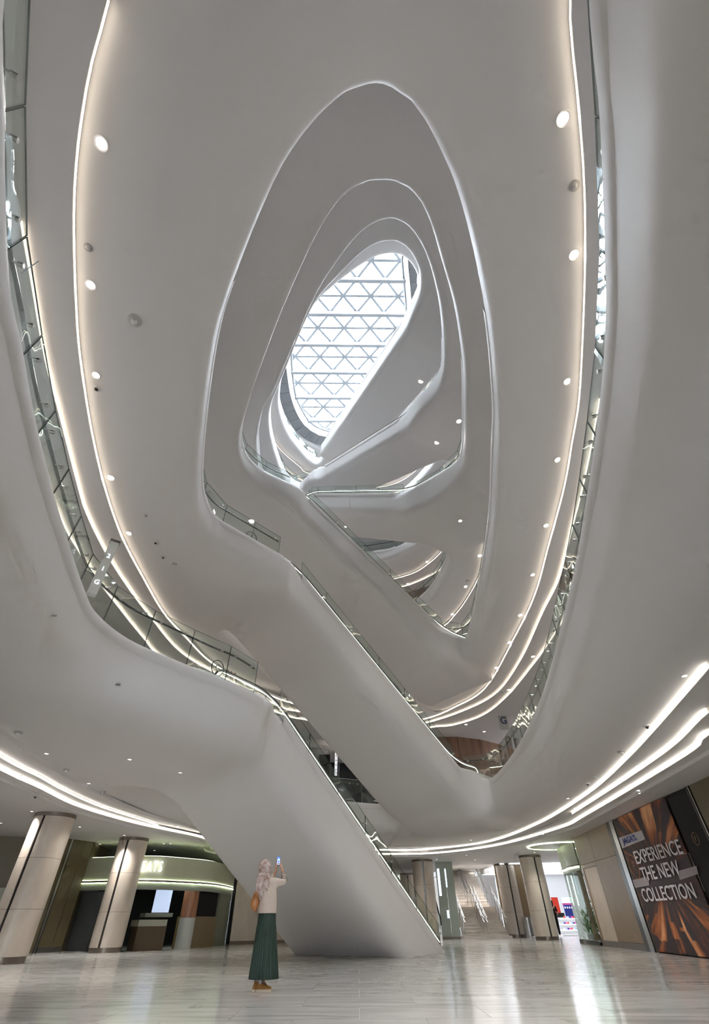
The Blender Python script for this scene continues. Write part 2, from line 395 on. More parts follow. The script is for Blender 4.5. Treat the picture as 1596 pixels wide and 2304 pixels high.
RUN = {  # stretches of glass railing: start, end
 'A': [((0.2,-2.2), at(590,1575,5.2)), (at(1044,1757,5.2), (1.0,-1.4)), ((-5.0,23.8), (2.0,26.9))],
 'B': [(at(530,620,10.7), at(640,1256,10.7)), (at(1012,1438,10.7), at(1090,700,10.7))],
 'C': [(at(590,810,15.6), at(655,1092,15.6)), (at(945,1108,15.6), at(1038,800,15.6)), (at(922,1360,15.6), at(1006,1233,15.6))],
 'D': [(at(597,900,20.8), at(636,1087,20.8)), (at(950,897,20.8), at(990,760,20.8)), ((-1.2,25.2), at(890,1229,20.8))],
 'E': [(at(612,900,25.9), at(690,1075,25.9)), (at(925,705,25.9), at(947,640,25.9))],
 'F': [(at(632,905,31), at(715,1026,31))],
}
n_k = 0
for k, runs in RUN.items():
    for a, b in runs:
        n_k += 1; o = kerb_arc(k, a, b); o.name = 'trim_%d' % n_k; tag(o, kind='structure')
for k, e in ESC.items():
    m = MB(); ts = [i*0.25 for i in range(int(-e['lo']*4)+1, int((e['L']+e['hi'])*4))]
    V = []; prof = [(-0.24, -0.92), (-0.315, -0.74), (-0.318, -0.52), (-0.31, -0.485), (-0.27, -0.47), (-0.03, -0.47)]
    if k == '1': ts = [t for t in ts if t > -0.5]
    else: ts = [t for t in ts if t > 0.1]
    ts = [t for t in ts if t < e['L']-0.1]
    for w, dz in prof: V += [e_pt(e, t, w, dz) for t in ts]
    n = len(ts); Fc = [(a*n+i, a*n+i+1, (a+1)*n+i+1, (a+1)*n+i) for a in range(len(prof)-1) for i in range(n-1)]
    obj('nosing', V, Fc, PLASTER, ESC_OBJ[k], True)
# ---------------------------------------------------------------- stepped soffits with light coves
CZ = 3.6
def ring_mesh(name, inner, zi, outer, zo, m, riser=0.0):
    n = len(inner); V = [Vector((p.x, p.y, zi+riser)) for p in inner]+[Vector((p.x, p.y, zi)) for p in inner]+[Vector((p.x, p.y, zo)) for p in outer]
    V += [Vector((p.x, p.y, zo+0.05)) for p in outer]
    Fc = []
    for i in range(n):
        j = (i+1) % n; Fc.append((i, j, n+j, n+i)); Fc.append((n+i, n+j, 2*n+j, 2*n+i))
    o = obj(name, V, Fc, m); return tag(o, kind='structure')
def closed(pts, per=8, n=220):
    c = catmull(pts, per); L = sum((c[i]-c[i-1]).length for i in range(len(c)))
    r = resample(c, L/n, True); return r[:n] if len(r) >= n else r
def rect_out(curve, cx, cy, x0, x1, y0, y1):
    out = []
    for p in curve:
        dx, dy = p.x-cx, p.y-cy; t = 1e9
        if dx > 1e-6: t = min(t, (x1-cx)/dx)
        if dx < -1e-6: t = min(t, (x0-cx)/dx)
        if dy > 1e-6: t = min(t, (y1-cy)/dy)
        if dy < -1e-6: t = min(t, (y0-cy)/dy)
        out.append(Vector((cx+dx*t, cy+dy*t, 0)))
    return out
def led_arc(name, path, z, label, h=0.045, inward=0.012, m=None, group=None, sgn=None, cat='cove light'):
    """a slim glowing profile on the riser of a cove, facing the opening"""
    n = len(path); c = Vector((0.5, 12, 0)); q = []
    for p in offset(path, 0.0, False): q.append(p+(c-p).normalized()*inward)
    V = []
    for p in q: V += [Vector((p.x, p.y, z)), Vector((p.x, p.y, z+h))]
    for p in path: V += [Vector((p.x, p.y, z)), Vector((p.x, p.y, z+h))]
    Fc = []
    for i in range(n-1):
        a = 2*i; b = 2*i+2; c0 = 2*n+2*i; d = 2*n+2*i+2
        Fc += [(a, b, b+1, a+1), (a, c0, d, b), (a+1, b+1, d+1, c0+1)]
    o = obj(name, V, Fc, m or LED); return tag(o, label, cat, group)
def near(path, p): return min(range(len(path)), key=lambda i: (path[i]-Vector((p[0], p[1], 0))).length)
def arc_of(path, pa, pb):
    n = len(path); a, b = near(path, pa), near(path, pb); return [path[(a+i) % n] for i in range(((b-a) % n)+1)]
# ground floor: three steps out to the low ceiling
zA = [3.78, 3.70, 3.62]
A1 = closed(px(3.8,(88,1709),(175,1761),(263,1805),(351,1840),(443,1866)) + pl((-7.2,26.2),(-4.6,30.3)) + px(3.8,(838,1913),(953,1912),(1093,1896),(1205,1857),(1318,1790),(1419,1700),(1596,1500)) + pl((4.9,3.5),(4,0),(1,-3.6),(-3,-3.2),(-4.6,0.2),(-6.6,5.5)))
A2 = closed(px(3.72,(0,1702),(88,1748),(140,1777),(228,1816),(357,1858)) + pl((-7.8,27),(-4.6,31.6)) + px(3.72,(842,1918),(965,1917),(1107,1898),(1230,1862),(1290,1830),(1486,1700),(1596,1600)) + pl((6.6,6.5),(5.8,1),(2,-4.6),(-3,-3.6),(-5.6,0.2),(-7.4,5.5)))
A3 = closed(px(3.64,(0,1731),(88,1772),(175,1814),(307,1853),(467,1889)) + pl((-7.6,29.6),(-4.6,32.6)) + px(3.64,(846,1923),(981,1920),(1121,1902),(1261,1863),(1318,1835),(1542,1700),(1596,1650)) + pl((7.6,7.5),(6.8,1),(2.6,-5.6),(-3.6,-4.6),(-6.4,0.2),(-8.1,5.5)))
A0 = closed([p*0.9+Vector((0.0, 1.2, 0)) for p in [Vector((q.x, q.y, 0)) for q in A1[::8]]], 8)
ring_mesh('ceiling', A1, zA[0], offset(A1, 1.6*area2(A1)), zA[0], PLASTER, 0.09)
ring_mesh('ceiling', A2, zA[1], offset(A2, 1.4*area2(A2)), zA[1], PLASTER, 0.10)
ring_mesh('ceiling', A3, zA[2], offset(A3, 0.35*area2(A3)), zA[2], PLASTER, 0.10)
A4 = offset(A3, 0.28*area2(A3))
ring_mesh('ceiling', A4, CZ-0.06, rect_out(A4, 0, 14, -26, 26, -16, 50), CZ-0.06, PLASTER, 0.12)
CZ -= 0.06
R_ = 'lit ceiling coves over the ground floor'
led_arc('cove_light', arc_of(A1, at(838,1913,3.8), at(1596,1500,3.8)), zA[0]+0.02, 'innermost of the three bright curved cove lines on the ground floor ceiling at right', m=LEDA)
led_arc('cove_light', arc_of(A2, at(1286,1832,3.72), at(1596,1600,3.72)), zA[1]+0.02, 'short middle cove line at right that fades out above the brown wall', m=LEDA)
led_arc('cove_light', arc_of(A3, at(846,1923,3.64), at(1596,1650,3.64)), zA[2]+0.02, 'outermost of the three bright curved cove lines at right, nearest the banner', m=LEDA)
led_arc('cove_light', arc_of(A2, (-7.4,5.5), at(357,1858,3.72)), zA[1]+0.02, 'thin upper cove line on the ground floor ceiling above the left stone columns', h=0.02, m=LEDA)
led_arc('cove_light', arc_of(A3, (-8.1,5.5), (-7.6,26)), zA[2]+0.02, 'broad bright lower cove line above the left stone columns', h=0.07, m=LEDA)
# first floor soffit (level B)
zB = [9.20, 9.10, 9.00]
B1 = closed(px(zB[0],(240,0),(190,200),(163,450),(170,724),(184,853),(207,989),(236,1107),(273,1211),(321,1303),(369,1384),(417,1436),(472,1491),(560,1545),(630,1576),(682,1595)) + pl((-1.2,29.2)) + px(zB[0],(943,1623),(1029,1591),(1095,1548),(1162,1431),(1205,1341),(1236,1232),(1271,1103),(1290,998),(1306,900),(1316,720),(1320,560),(1318,406),(1304,220),(1287,40)) + pl((2.2,-1.5),(0.2,-2.6),(-1.8,-1.8)))
B2 = closed([p for p in px(zB[1],(70,650),(100,816),(125,908),(172,1089),(192,1155),(236,1244),(288,1325),(336,1388),(406,1469),(500,1525),(634,1594),(694,1611))] + pl((-1.2,30.5)) + px(zB[1],(949,1631),(1048,1599),(1119,1560),(1173,1486),(1224,1377),(1259,1306),(1290,1190),(1318,1080)) + pl((5.45,5.8),(4.9,3.8),(4.2,1.6),(3.4,-0.8),(1.4,-3.6),(-1.6,-3.4),(-3.8,-0.6),(-5.0,1.3)))
B3 = closed(px(zB[2],(135,1167),(170,1233),(221,1310),(258,1358),(321,1436),(369,1484),(520,1565),(650,1614),(708,1629)) + pl((-1.2,31.5)) + px(zB[2],(957,1641),(1017,1634),(1087,1611),(1142,1568),(1197,1502),(1240,1443)) + pl((7.7,14),(7.3,10),(6.3,5.4),(4.6,0.4),(1.6,-4.4),(-2,-4.2),(-5,-1),(-7.1,4.6)))
ring_mesh('ceiling', B1, zB[0], offset(B1, 3.4*area2(B1)), zB[0], PLASTER, 0.2)
ring_mesh('ceiling', B2, zB[1], offset(B2, 2.2*area2(B2)), zB[1], PLASTER, 0.12)
ring_mesh('ceiling', B3, zB[2], rect_out(B3, 0, 12, -18, 18, -10, 40), zB[2], PLASTER, 0.12)
led_arc('cove_light', B1, zB[0]+0.03, 'long closed oval cove line on the big soffit overhead, innermost of three', h=0.055)
led_arc('cove_light', arc_of(B2, (-5.3,2.0), (5.4,5.6)), zB[1]+0.03, 'middle cove line on the big soffit overhead, parallel to the innermost oval', h=0.05)
led_arc('cove_light', arc_of(B3, (-7.4,6), (7.5,12)), zB[2]+0.03, 'outer cove line on the big soffit overhead, seen through railing glass', h=0.05)
# higher soffits
def soffit_set(zz, base, far, lab, rect):
    for i, c in enumerate(base):
        nxt = offset(c, 2.2*area2(c)) if i < len(base)-1 else rect_out(c, 0, 14, *rect)
        ring_mesh('ceiling', c, zz-0.1*i, nxt, zz-0.1*i, PLASTER, 0.12)
        led_arc('cove_light', arc_of(c, *far), zz-0.1*i+0.03, lab[i], h=0.045)
C1 = closed(pl((0,-0.8),(-3.2,1.2),(-5.6,5.6),(-7.0,11.5),(-7.8,17),(-7.2,23),(-3.6,27.8),(1.2,28.8)) + px(14.25,(982,1415),(1025,1380),(1060,1330),(1083,1280),(1090,1230)) + pl((6.7,13.5),(6.3,8.2),(5.0,3.2),(3.0,0.2)))
C2 = closed(offset(C1[::10], 1.15*area2(C1[::10])), 8); C3 = closed(offset(C1[::10], 2.3*area2(C1[::10])), 8)
soffit_set(14.14, [C1, C2, C3], ((-9,12), (8,9)), ['innermost cove line on the soffit behind the second opening, seen right of the crossing flights',
  'middle cove line on the soffit behind the second opening', 'outer cove line on the soffit behind the second opening'], (-18, 18, -10, 40))
D1 = closed(pl((0.8,1.8),(-2.8,4.2),(-6,9.5),(-7.6,15.6),(-7.0,22),(-2.4,27),(0.6,27.9)) + px(19.45,(871,1304),(925,1290),(960,1270),(1000,1232)) + pl((7.2,20),(7.6,15),(6.8,10),(5.8,6),(3.4,2.8)))
D2 = closed(offset(D1[::10], 1.1*area2(D1[::10])), 8); D3 = closed(offset(D1[::10], 2.2*area2(D1[::10])), 8)
soffit_set(19.34, [D1, D2, D3], ((-9,16), (8,14)), ['innermost of three short cove lines in the triangle between crossing flights',
  'middle of three short cove lines in the triangle between crossing flights', 'outer of three short cove lines in the triangle, above the brown wall'], (-18, 18, -10, 40))
F1 = closed(px(29.65,(600,930),(622,999),(676,1050),(694,1064)) + pl((0,28),(4.5,27),(7.8,21),(7.8,14),(6.2,9),(2.6,5.8),(-1.6,6.6),(-5.2,10.4)))
F2 = closed(offset(F1[::10], 1.1*area2(F1[::10])), 8)
soffit_set(29.54, [F1, F2], ((-8,15), (9,18)), ['inner cove line of the topmost gallery, left below the glass roof', 'outer cove line of the topmost gallery, left below the glass roof'], (-18, 18, -10, 40))
ring_mesh('ceiling', closed(pl((0.6,3.4),(-3.2,6),(-6.6,12),(-8,18),(-6.4,25),(-1.5,28.5),(3,28.2),(7.6,22),(8,16),(6.8,9),(4,4.4))), 24.5, rect_out(closed(pl((0.6,3.4),(-3.2,6),(-6.6,12),(-8,18),(-6.4,25),(-1.5,28.5),(3,28.2),(7.6,22),(8,16),(6.8,9),(4,4.4))), 0, 14, -18, 18, -10, 40), 24.5, PLASTER, 0.1)
# ---------------------------------------------------------------- floor, outer walls
m, nt, b = new_mat('marble_tile'); MARBLE = m
tc = nt.nodes.new('ShaderNodeTexCoord'); oi = nt.nodes.new('ShaderNodeObjectInfo')
ge = nt.nodes.new('ShaderNodeNewGeometry')
mp = nt.nodes.new('ShaderNodeMapping'); mp.inputs['Scale'].default_value = (0.5, 2.6, 1)
nt.links.new(ge.outputs['Position'], mp.inputs[0])
cb = nt.nodes.new('ShaderNodeVectorMath'); cb.operation = 'MULTIPLY_ADD'; cb.inputs[1].default_value = (37, 53, 11)
nt.links.new(oi.outputs['Random'], cb.inputs[0]); nt.links.new(mp.outputs[0], cb.inputs[2])
n1 = nt.nodes.new('ShaderNodeTexNoise'); n1.inputs['Scale'].default_value = 1.1; n1.inputs['Detail'].default_value = 9; n1.inputs['Distortion'].default_value = 1.4
nt.links.new(cb.outputs[0], n1.inputs['Vector'])
cr = nt.nodes.new('ShaderNodeValToRGB'); E_ = cr.color_ramp.elements
E_[0].position = 0.3; E_[0].color = (0.36, 0.35, 0.34, 1); E_[1].position = 0.7; E_[1].color = (0.58, 0.565, 0.55, 1)
e3 = E_.new(0.5); e3.color = (0.50, 0.485, 0.47, 1)
nt.links.new(n1.outputs['Fac'], cr.inputs[0]); nt.links.new(cr.outputs[0], b.inputs['Base Color'])
b.inputs['Roughness'].default_value = 0.16; b.inputs['Specular IOR Level'].default_value = 0.5
n2 = nt.nodes.new('ShaderNodeTexNoise'); n2.inputs['Scale'].default_value = 0.9; n2.inputs['Detail'].default_value = 2
nt.links.new(ge.outputs['Position'], n2.inputs['Vector'])
bp = nt.nodes.new('ShaderNodeBump'); bp.inputs['Strength'].default_value = 0.09; bp.inputs['Distance'].default_value = 0.03
nt.links.new(n2.outputs['Fac'], bp.inputs['Height']); nt.links.new(bp.outputs[0], b.inputs['Normal'])
GROUT = mat('grout', (0.33, 0.31, 0.29), 0.6)
fl = tag(MB().box(-27, 27, -16, 60, -0.3, -0.004).build('floor', GROUT), kind='structure')
TW, TD = 1.5, 1.0; tb = MB().box(0.003, TW-0.003, 0.003, TD-0.003, -0.02, 0.0).build('tile', MARBLE, fl); first = True; ntile = 0
for j in range(18):
    for i in range(-8, 8):
        y = 5.6+j*TD; x = i*TW+(0.75 if j % 2 else 0)
        if abs(x+0.7) > 1.5+y*0.75 or ntile >= 290: continue
        ntile += 1
        if first: o = tb; first = False
        else: o = tb.copy(); COL.objects.link(o); o.parent = fl
        o.location = (x, y, 0)
rest = MB()
for j in range(-21, 54):
    for i in range(-18, 18):
        y = 5.6+j*TD; x = i*TW+(0.75 if j % 2 else 0)
        if 0 <= j < 18 and -8 <= i < 8 and not (abs(x+0.7) > 1.5+y*0.75): continue
        rest.box(x+0.003, x+TW-0.003, y+0.003, y+TD-0.003, -0.02, 0)
tag(rest.build('paving', MARBLE, fl), kind='stuff')
WHITE = mat('painted_wall', (0.78, 0.76, 0.74), 0.6)
WOOD = mat('brown_wood_panel', (0.20, 0.105, 0.06), 0.32, noise=0.25, nscale=3, stretch=(1, 1, 0.15))
DGLASS = mat('dark_shop_glass', (0.03, 0.035, 0.035), 0.06, spec=0.8)
def wall(name, x0, x1, y0, y1, z0, z1, m=WHITE): return tag(MB().box(x0, x1, y0, y1, z0, z1).build(name, m), kind='structure')
wall('wall_left', -18.4, -18, -9, 40, 4.2, 36); wall('wall_right', 18, 18.4, -9, 40, 4.2, 36); wall('wall_far', -18, 18, 40, 40.4, 4.2, 36)
wall('wall_back', -18, 18, -9.4, -9, 4.2, 36); wall('wall_back_ground', -26, -3.5, -15.4, -15, 0, 4.2); wall('wall_back_ground', 2.5, 26, -15.4, -15, 0, 4.2); wall('wall_back_ground', -3.5, 2.5, -15.4, -15, 2.6, 4.2); tag(MB().box(-3.5, 2.5, -15.2, -15.17, 0, 2.6).build('added_opening_pane', CLEAR), kind='structure'); wall('wall_left_ground', -26.4, -26, -15, 50, 0, 4.2); wall('wall_right_ground', 26, 26.4, -15, 50, 0, 4.2)  # glazed opening added behind the view to let daylight onto the undersides
tag(MB().box(-26, 26, -15, 50, 4.0, 4.1).add([], []).build('ceiling', PLASTER), kind='structure') if False else None
for z_ in (4.0, 9.5, 14.4, 19.7, 24.6, 29.8): tag(MB().box(-18, 18, -9, -4.9, z_, z_+1.2).build('ceiling', PLASTER), kind='structure')
# ---------------------------------------------------------------- glass roof
RZ = 36.0
RIMC = closed(px(RZ,(888,560),(800,585),(720,655),(665,740),(640,830),(643,890),(672,945),(720,975),(760,985)) + pl((0.5,26.5),(4,24),(6.5,18),(6.0,12.5),(5.4,11)) + px(RZ,(945,690),(932,610)), 8, 160)
# roof: drum, tiled ring, lattice
GOUT = closed(px(RZ,(905,560),(906,581),(911,640),(916,708),(914,800),(880,900),(800,968),(753,971),(716,961),(695,945),(680,922),(667,894),(660,860),(655,790),(660,700),(700,600),(800,540)), 8, 150)
DOUT = closed(px(34.8,(914,548),(917,587),(926,691),(925,810),(885,915),(800,984),(746,984),(720,980),(692,963),(673,939),(658,903),(649,860),(643,790),(650,690),(695,590),(800,525)), 8, 150)
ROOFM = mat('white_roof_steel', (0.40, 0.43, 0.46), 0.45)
skyl = empty('window_1', (0, 0, 0), kind='structure')
n = 150; V = [Vector((p.x, p.y, RZ+0.3)) for p in GOUT]+[Vector((p.x, p.y, RZ-0.15)) for p in GOUT]+[Vector((p.x, p.y, 34.8)) for p in DOUT]
obj('upstand', V, [(a*n+i, a*n+(i+1) % n, (a+1)*n+(i+1) % n, (a+1)*n+i) for a in range(2) for i in range(n)], WHITE, skyl, True)
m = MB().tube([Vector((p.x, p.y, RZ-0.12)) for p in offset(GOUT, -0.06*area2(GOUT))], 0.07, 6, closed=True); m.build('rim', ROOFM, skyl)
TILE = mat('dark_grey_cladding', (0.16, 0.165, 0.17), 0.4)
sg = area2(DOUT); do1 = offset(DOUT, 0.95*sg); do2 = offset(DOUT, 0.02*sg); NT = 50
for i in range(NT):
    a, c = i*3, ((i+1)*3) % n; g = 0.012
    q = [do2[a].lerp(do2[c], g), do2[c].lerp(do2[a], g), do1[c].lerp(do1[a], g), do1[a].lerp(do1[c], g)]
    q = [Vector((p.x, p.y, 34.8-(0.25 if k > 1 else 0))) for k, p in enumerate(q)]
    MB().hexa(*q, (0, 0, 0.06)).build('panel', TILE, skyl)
V = [Vector((p.x, p.y, 34.87)) for p in DOUT]+[Vector((p.x, p.y, 34.62)) for p in do1]+[Vector((p.x, p.y, 34.2)) for p in offset(DOUT, 1.05*sg)]+[Vector((p.x, p.y, 34.2)) for p in rect_out(DOUT, 0, 14, -18, 18, -10, 40)]
tag(obj('ceiling', V, [(a*n+i, a*n+(i+1) % n, (a+1)*n+(i+1) % n, (a+1)*n+i) for a in range(3) for i in range(n)], WHITE), kind='structure')
led_arc('cove_light', arc_of(offset(DOUT, 1.8*sg), (-8, 14), (0, 31)), 34.1, 'curved light line around the foot of the glass roof at its lower left', h=0.06)
# lattice: thick beams, thin purlins and crossing diagonals
r0, r1, dy, dxn = 12.63, 13.87, 1.256, 2.11
def inside(p, poly):
    c = False; n_ = len(poly)
    for i in range(n_):
        a, b_ = poly[i-1], poly[i]
        if (a.y > p.y) != (b_.y > p.y) and p.x < (b_.x-a.x)*(p.y-a.y)/(b_.y-a.y)+a.x: c = not c
    return c
def span_at(y, poly):
    xs = []
    for i in range(len(poly)):
        a, b_ = poly[i-1], poly[i]
        if (a.y > y) != (b_.y > y): xs.append(a.x+(b_.x-a.x)*(y-a.y)/(b_.y-a.y))
    return (min(xs), max(xs)) if xs else None
def lat(u, v): return Vector((u+0.0, v+0.02*u, RZ+0.2))
rows = []
for j in range(-6, 14):
    y = r0+j*dy; thick = j % 2 == 0; sp = span_at(y, GOUT)
    if not sp: continue
    x0, x1 = sp; a, b_ = lat(x0, y), lat(x1, y)
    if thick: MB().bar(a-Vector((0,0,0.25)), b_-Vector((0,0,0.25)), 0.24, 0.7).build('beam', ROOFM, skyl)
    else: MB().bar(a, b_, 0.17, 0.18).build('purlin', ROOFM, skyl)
    for k in range(-6, 6):
        off = 0.36 if thick else -0.70
        p = Vector((off+k*dxn, y, 0))
        for sx in (-0.5, 0.5):
            q = Vector((p.x+sx*dxn+(0 if thick else 0), y+dy, 0))
            # the node of the next row lies half a step across
            if inside(p, GOUT) or inside(q, GOUT):
                lo, hi = p.copy(), q.copy()
                if not inside(lo, GOUT) or not inside(hi, GOUT):
                    ip = lo if inside(lo, GOUT) else hi; op = hi if ip is lo else lo; a_, b2 = 0.0, 1.0
                    for _ in range(12):
                        md = (a_+b2)/2
                        if inside(ip.lerp(op, md), GOUT): a_ = md
                        else: b2 = md
                    lo, hi = ip, ip.lerp(op, a_)
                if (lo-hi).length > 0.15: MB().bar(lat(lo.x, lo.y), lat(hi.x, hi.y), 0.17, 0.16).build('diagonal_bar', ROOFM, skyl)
pane = MB(); pane.v = [Vector((p.x, p.y, RZ+0.3)) for p in GOUT]; pane.f = [tuple(range(n))]
pane.build('pane', CLEAR, skyl)
# ---------------------------------------------------------------- railings
def two_mat(mb, name, parent, edge_faces):
    o = obj(name, mb.v, mb.f, None, parent, mats=[GLASS, GLASS_EDGE], midx=[1 if i in edge_faces else 0 for i in range(len(mb.f))]); return o
SIDE_ = {0, 1, 3, 5}
def vpane(a, b_, z0a, z0b, z1a, z1b, parent, th=0.018, name='glass_panel'):
    """upright glass pane from plan point a to b_"""
    d = (Vector((b_.x, b_.y, 0))-Vector((a.x, a.y, 0))); nn = Vector((d.y, -d.x, 0)).normalized()*th
    q = [Vector((a.x, a.y, z0a)), Vector((b_.x, b_.y, z0b)), Vector((b_.x, b_.y, z1b)), Vector((a.x, a.y, z1a))]
    mb = MB().hexa(*q, nn)
    return two_mat(mb, name, parent, {2, 3, 4, 5})
RAILL = {('A', 0): 'long curved glass railing with dark handrail around the left side of the big opening',
 ('A', 1): 'long curved glass railing around the right side of the big opening, reflecting the glass roof',
 ('A', 2): 'short glass railing at the far side of the big opening, between the two lowest flights',
 ('B', 0): 'glass railing on the left of the second opening, ending at the second flight',
 ('B', 1): 'glass railing right of the second opening, ending in a rounded corner by the third flight',
 ('C', 0): 'glass railing at the left of the third opening beside the head of the third flight',
 ('C', 1): 'glass railing at the right of the third opening at the foot of the crossing flight',
 ('C', 2): 'short glass railing beyond the crossing flight in front of the brown wall',
 ('D', 0): 'small glass railing on the fourth opening, left side', ('D', 1): 'small glass railing on the fourth opening, right side by the white star of a lamp',
 ('D', 2): 'dark sliver of glass railing under the crossing flight',
 ('E', 0): 'glass railing on the left of the fifth opening just under the topmost gallery', ('E', 1): 'glass railing stub at the upper right of the fifth opening',
 ('F', 0): 'bright glass railing of the topmost gallery under the tiled roof ring'}
for (k, ri), lab in RAILL.items():
    a, b_ = RUN[k][ri]; path = cut(k, a, b_); sgn = SG[k]; T = TZ[k]
    gp = offset(path, sgn*0.33, False); L = sum((gp[i+1]-gp[i]).length for i in range(len(gp)-1))
    R = empty('glass_railing', (0, 0, 0), lab, 'railing', 'glass railings around the openings')
    pts = resample(gp, 1.2 if k == 'A' else 1.3)
    for i in range(len(pts)-1):
        p, q = pts[i], pts[i+1]; d = (q-p).normalized()*0.008
        vpane(p+d, q-d, T-0.1, T-0.1, T+1.08, T+1.08, R)
    hp = [Vector((p.x, p.y, T+0.92)) for p in offset(path, sgn*0.43, False)]
    MB().tube(resample(hp, 0.3), 0.027, 8).build('handrail', DARK, R, True)
    if k in 'AB':
        for i in range(len(pts)-1):
            for f in (0.2, 0.8):
                c = pts[i].lerp(pts[i+1], f); nn = (pts[i+1]-pts[i]).normalized(); nn = Vector((nn.y, -nn.x, 0))*sgn
                c.z = T+0.88; mb = MB().tube([c-nn*0.035, c+nn*0.02], 0.03, 8); mb.tube([c, c+nn*0.1+Vector((0, 0, 0.03))], 0.01, 6)
                mb.build('bracket', STEEL, R, True)
# escalator balustrades
def arcpts(c, r, a0, a1, u, n_=10): return [c+u*(r*math.cos(a0+(a1-a0)*i/n_))+Vector((0, 0, r*math.sin(a0+(a1-a0)*i/n_))) for i in range(n_+1)]
def balustrade(k, w, front=True, hi=2.4, lo=1.2):
    e = ESC[k]; R = ESC_OBJ[k]; L = e['L']
    path = []; t = -lo if k != '1' else 0.0
    while t <= L+hi+1e-6:
        tt = t; b0 = Vector(e['b']); base = b0+e['u']*tt+e['n']*w
        sm = 0.9
        def ramp(x): return 0 if x < -sm else ((x+sm)**2/(4*sm) if x < sm else x)
        z = b0.z+e['sl']*((ramp(tt)-ramp(tt-L)) if k != '1' else (tt-ramp(tt-L)))
        base.z = z; path.append(base); t += 0.25
    u = e['u']; end = path[-1]; top = arcpts(end-Vector((0, 0, 0.3)), 0.3, PI/2, -PI/2, u)
    full = path+top[1:]
    if k != '1': st = path[0]; full = list(reversed(arcpts(st-Vector((0, 0, 0.3)), 0.3, PI/2, -PI/2, -u)[1:]))+full
    MB().tube(full, 0.04, 8, sx=1.1, sy=0.7).build('handrail', DARK, R, True)
    led = [p-Vector((0, 0, 0.055)) for p in path]+[end-Vector((0, 0, 0.3))+(p-(end-Vector((0, 0, 0.3))))*0.82 for p in top[1:]]
    if k != '1': st = path[0]; c = st-Vector((0, 0, 0.3)); led = [c+(p-c)*0.82 for p in reversed(arcpts(c, 0.3, PI/2, -PI/2, -u)[1:])]+led
    lb = MB().tube(led, 0.010 if k in '12' else 0.010, 6).build('light_strip', LEDW, R, True); lb['label'] = 'glowing strip under the handrail'
    # inner glass below the rail
    st_ = 5
    for i in range(0, len(path)-1, st_):
        p = path[i]; q = path[min(i+st_, len(path)-1)]; d = (q-p).normalized()*0.006
        o1 = e['n']*0.0
        vpane(p+d+o1, q-d+o1, p.z-0.92, q.z-0.92, p.z-0.07, q.z-0.07, R, 0.012)
    return path
for k in ESC:
    path = balustrade(k, 0.02, True, 2.2 if k in '12' else 1.2, 1.5 if k in '23' else 1.0)
    e = ESC[k]; R = ESC_OBJ[k]
    if k in '1234':    # outer guard glass with clamps
        t = 0.3; tn = []
        while t < e['L']-0.2: tn.append(t); t += 1.55
        tn.append(e['L']-0.2)
        for i in range(len(tn)-1):
            a, b_ = e_pt(e, tn[i]+0.01, -0.17), e_pt(e, tn[i+1]-0.01, -0.17)
            vpane(a, b_, a.z-0.5, b_.z-0.5, a.z+0.22, b_.z+0.22, R, 0.014)
            c = e_pt(e, tn[i], -0.17)
            cl = MB().tube([c+Vector((0, 0, 0.02)), c+e['n']*0.17], 0.018, 6); cl.tube([c-e['n']*0.03, c+e['n']*0.03], 0.035, 8)
            cl.build('clamp', STEEL, R, True)
    balustrade(k, e['w']-0.35, False, 1.6, 0.6) if k in '12' else None
# ---------------------------------------------------------------- fixtures cast onto the soffits
bpy.context.view_layer.update()
DG = bpy.context.evaluated_depsgraph_get()
def hit(x, y):
    r = Vector(ray(x, y)).normalized(); org = Vector((0, 0, CAM_H)); d = 0
    for _ in range(12):
        ok, loc, nr, idx, ob, mt = SC.ray_cast(DG, org, r)
        if not ok: return None
        if ob.name.startswith(('ceiling', 'casing')): return loc
        org = loc+r*0.01
    return None
def downlight(x, y, label, r=0.055, power=60, group=None, spot=True):
    p = hit(x, y)
    if p is None: return
    R = empty('downlight', p, label, 'lamp', group)
    MB().lathe([(r*1.35, -0.012), (r*1.45, 0.0), (r*1.35, 0.03), (r, 0.03)], n=20, cap=False).build('bezel', WHITE, R, True)
    MB().lathe([(0.001, -0.004), (r, -0.004), (r, 0.02), (0.001, 0.02)], n=20).build('lens', LAMP, R)
    if power:
        ld = bpy.data.lights.new('lamp', 'SPOT'); ld.energy = power*0.9; ld.spot_size = math.radians(110); ld.spot_blend = 0.6
        ld.color = (1.0, 0.965, 0.92); ld.shadow_soft_size = max(r, 0.14)
        lo = bpy.data.objects.new('lamp', ld); COL.objects.link(lo); lo.parent = R; lo.location = (0, 0, -0.06)
GD = 'round downlights in the white soffits'
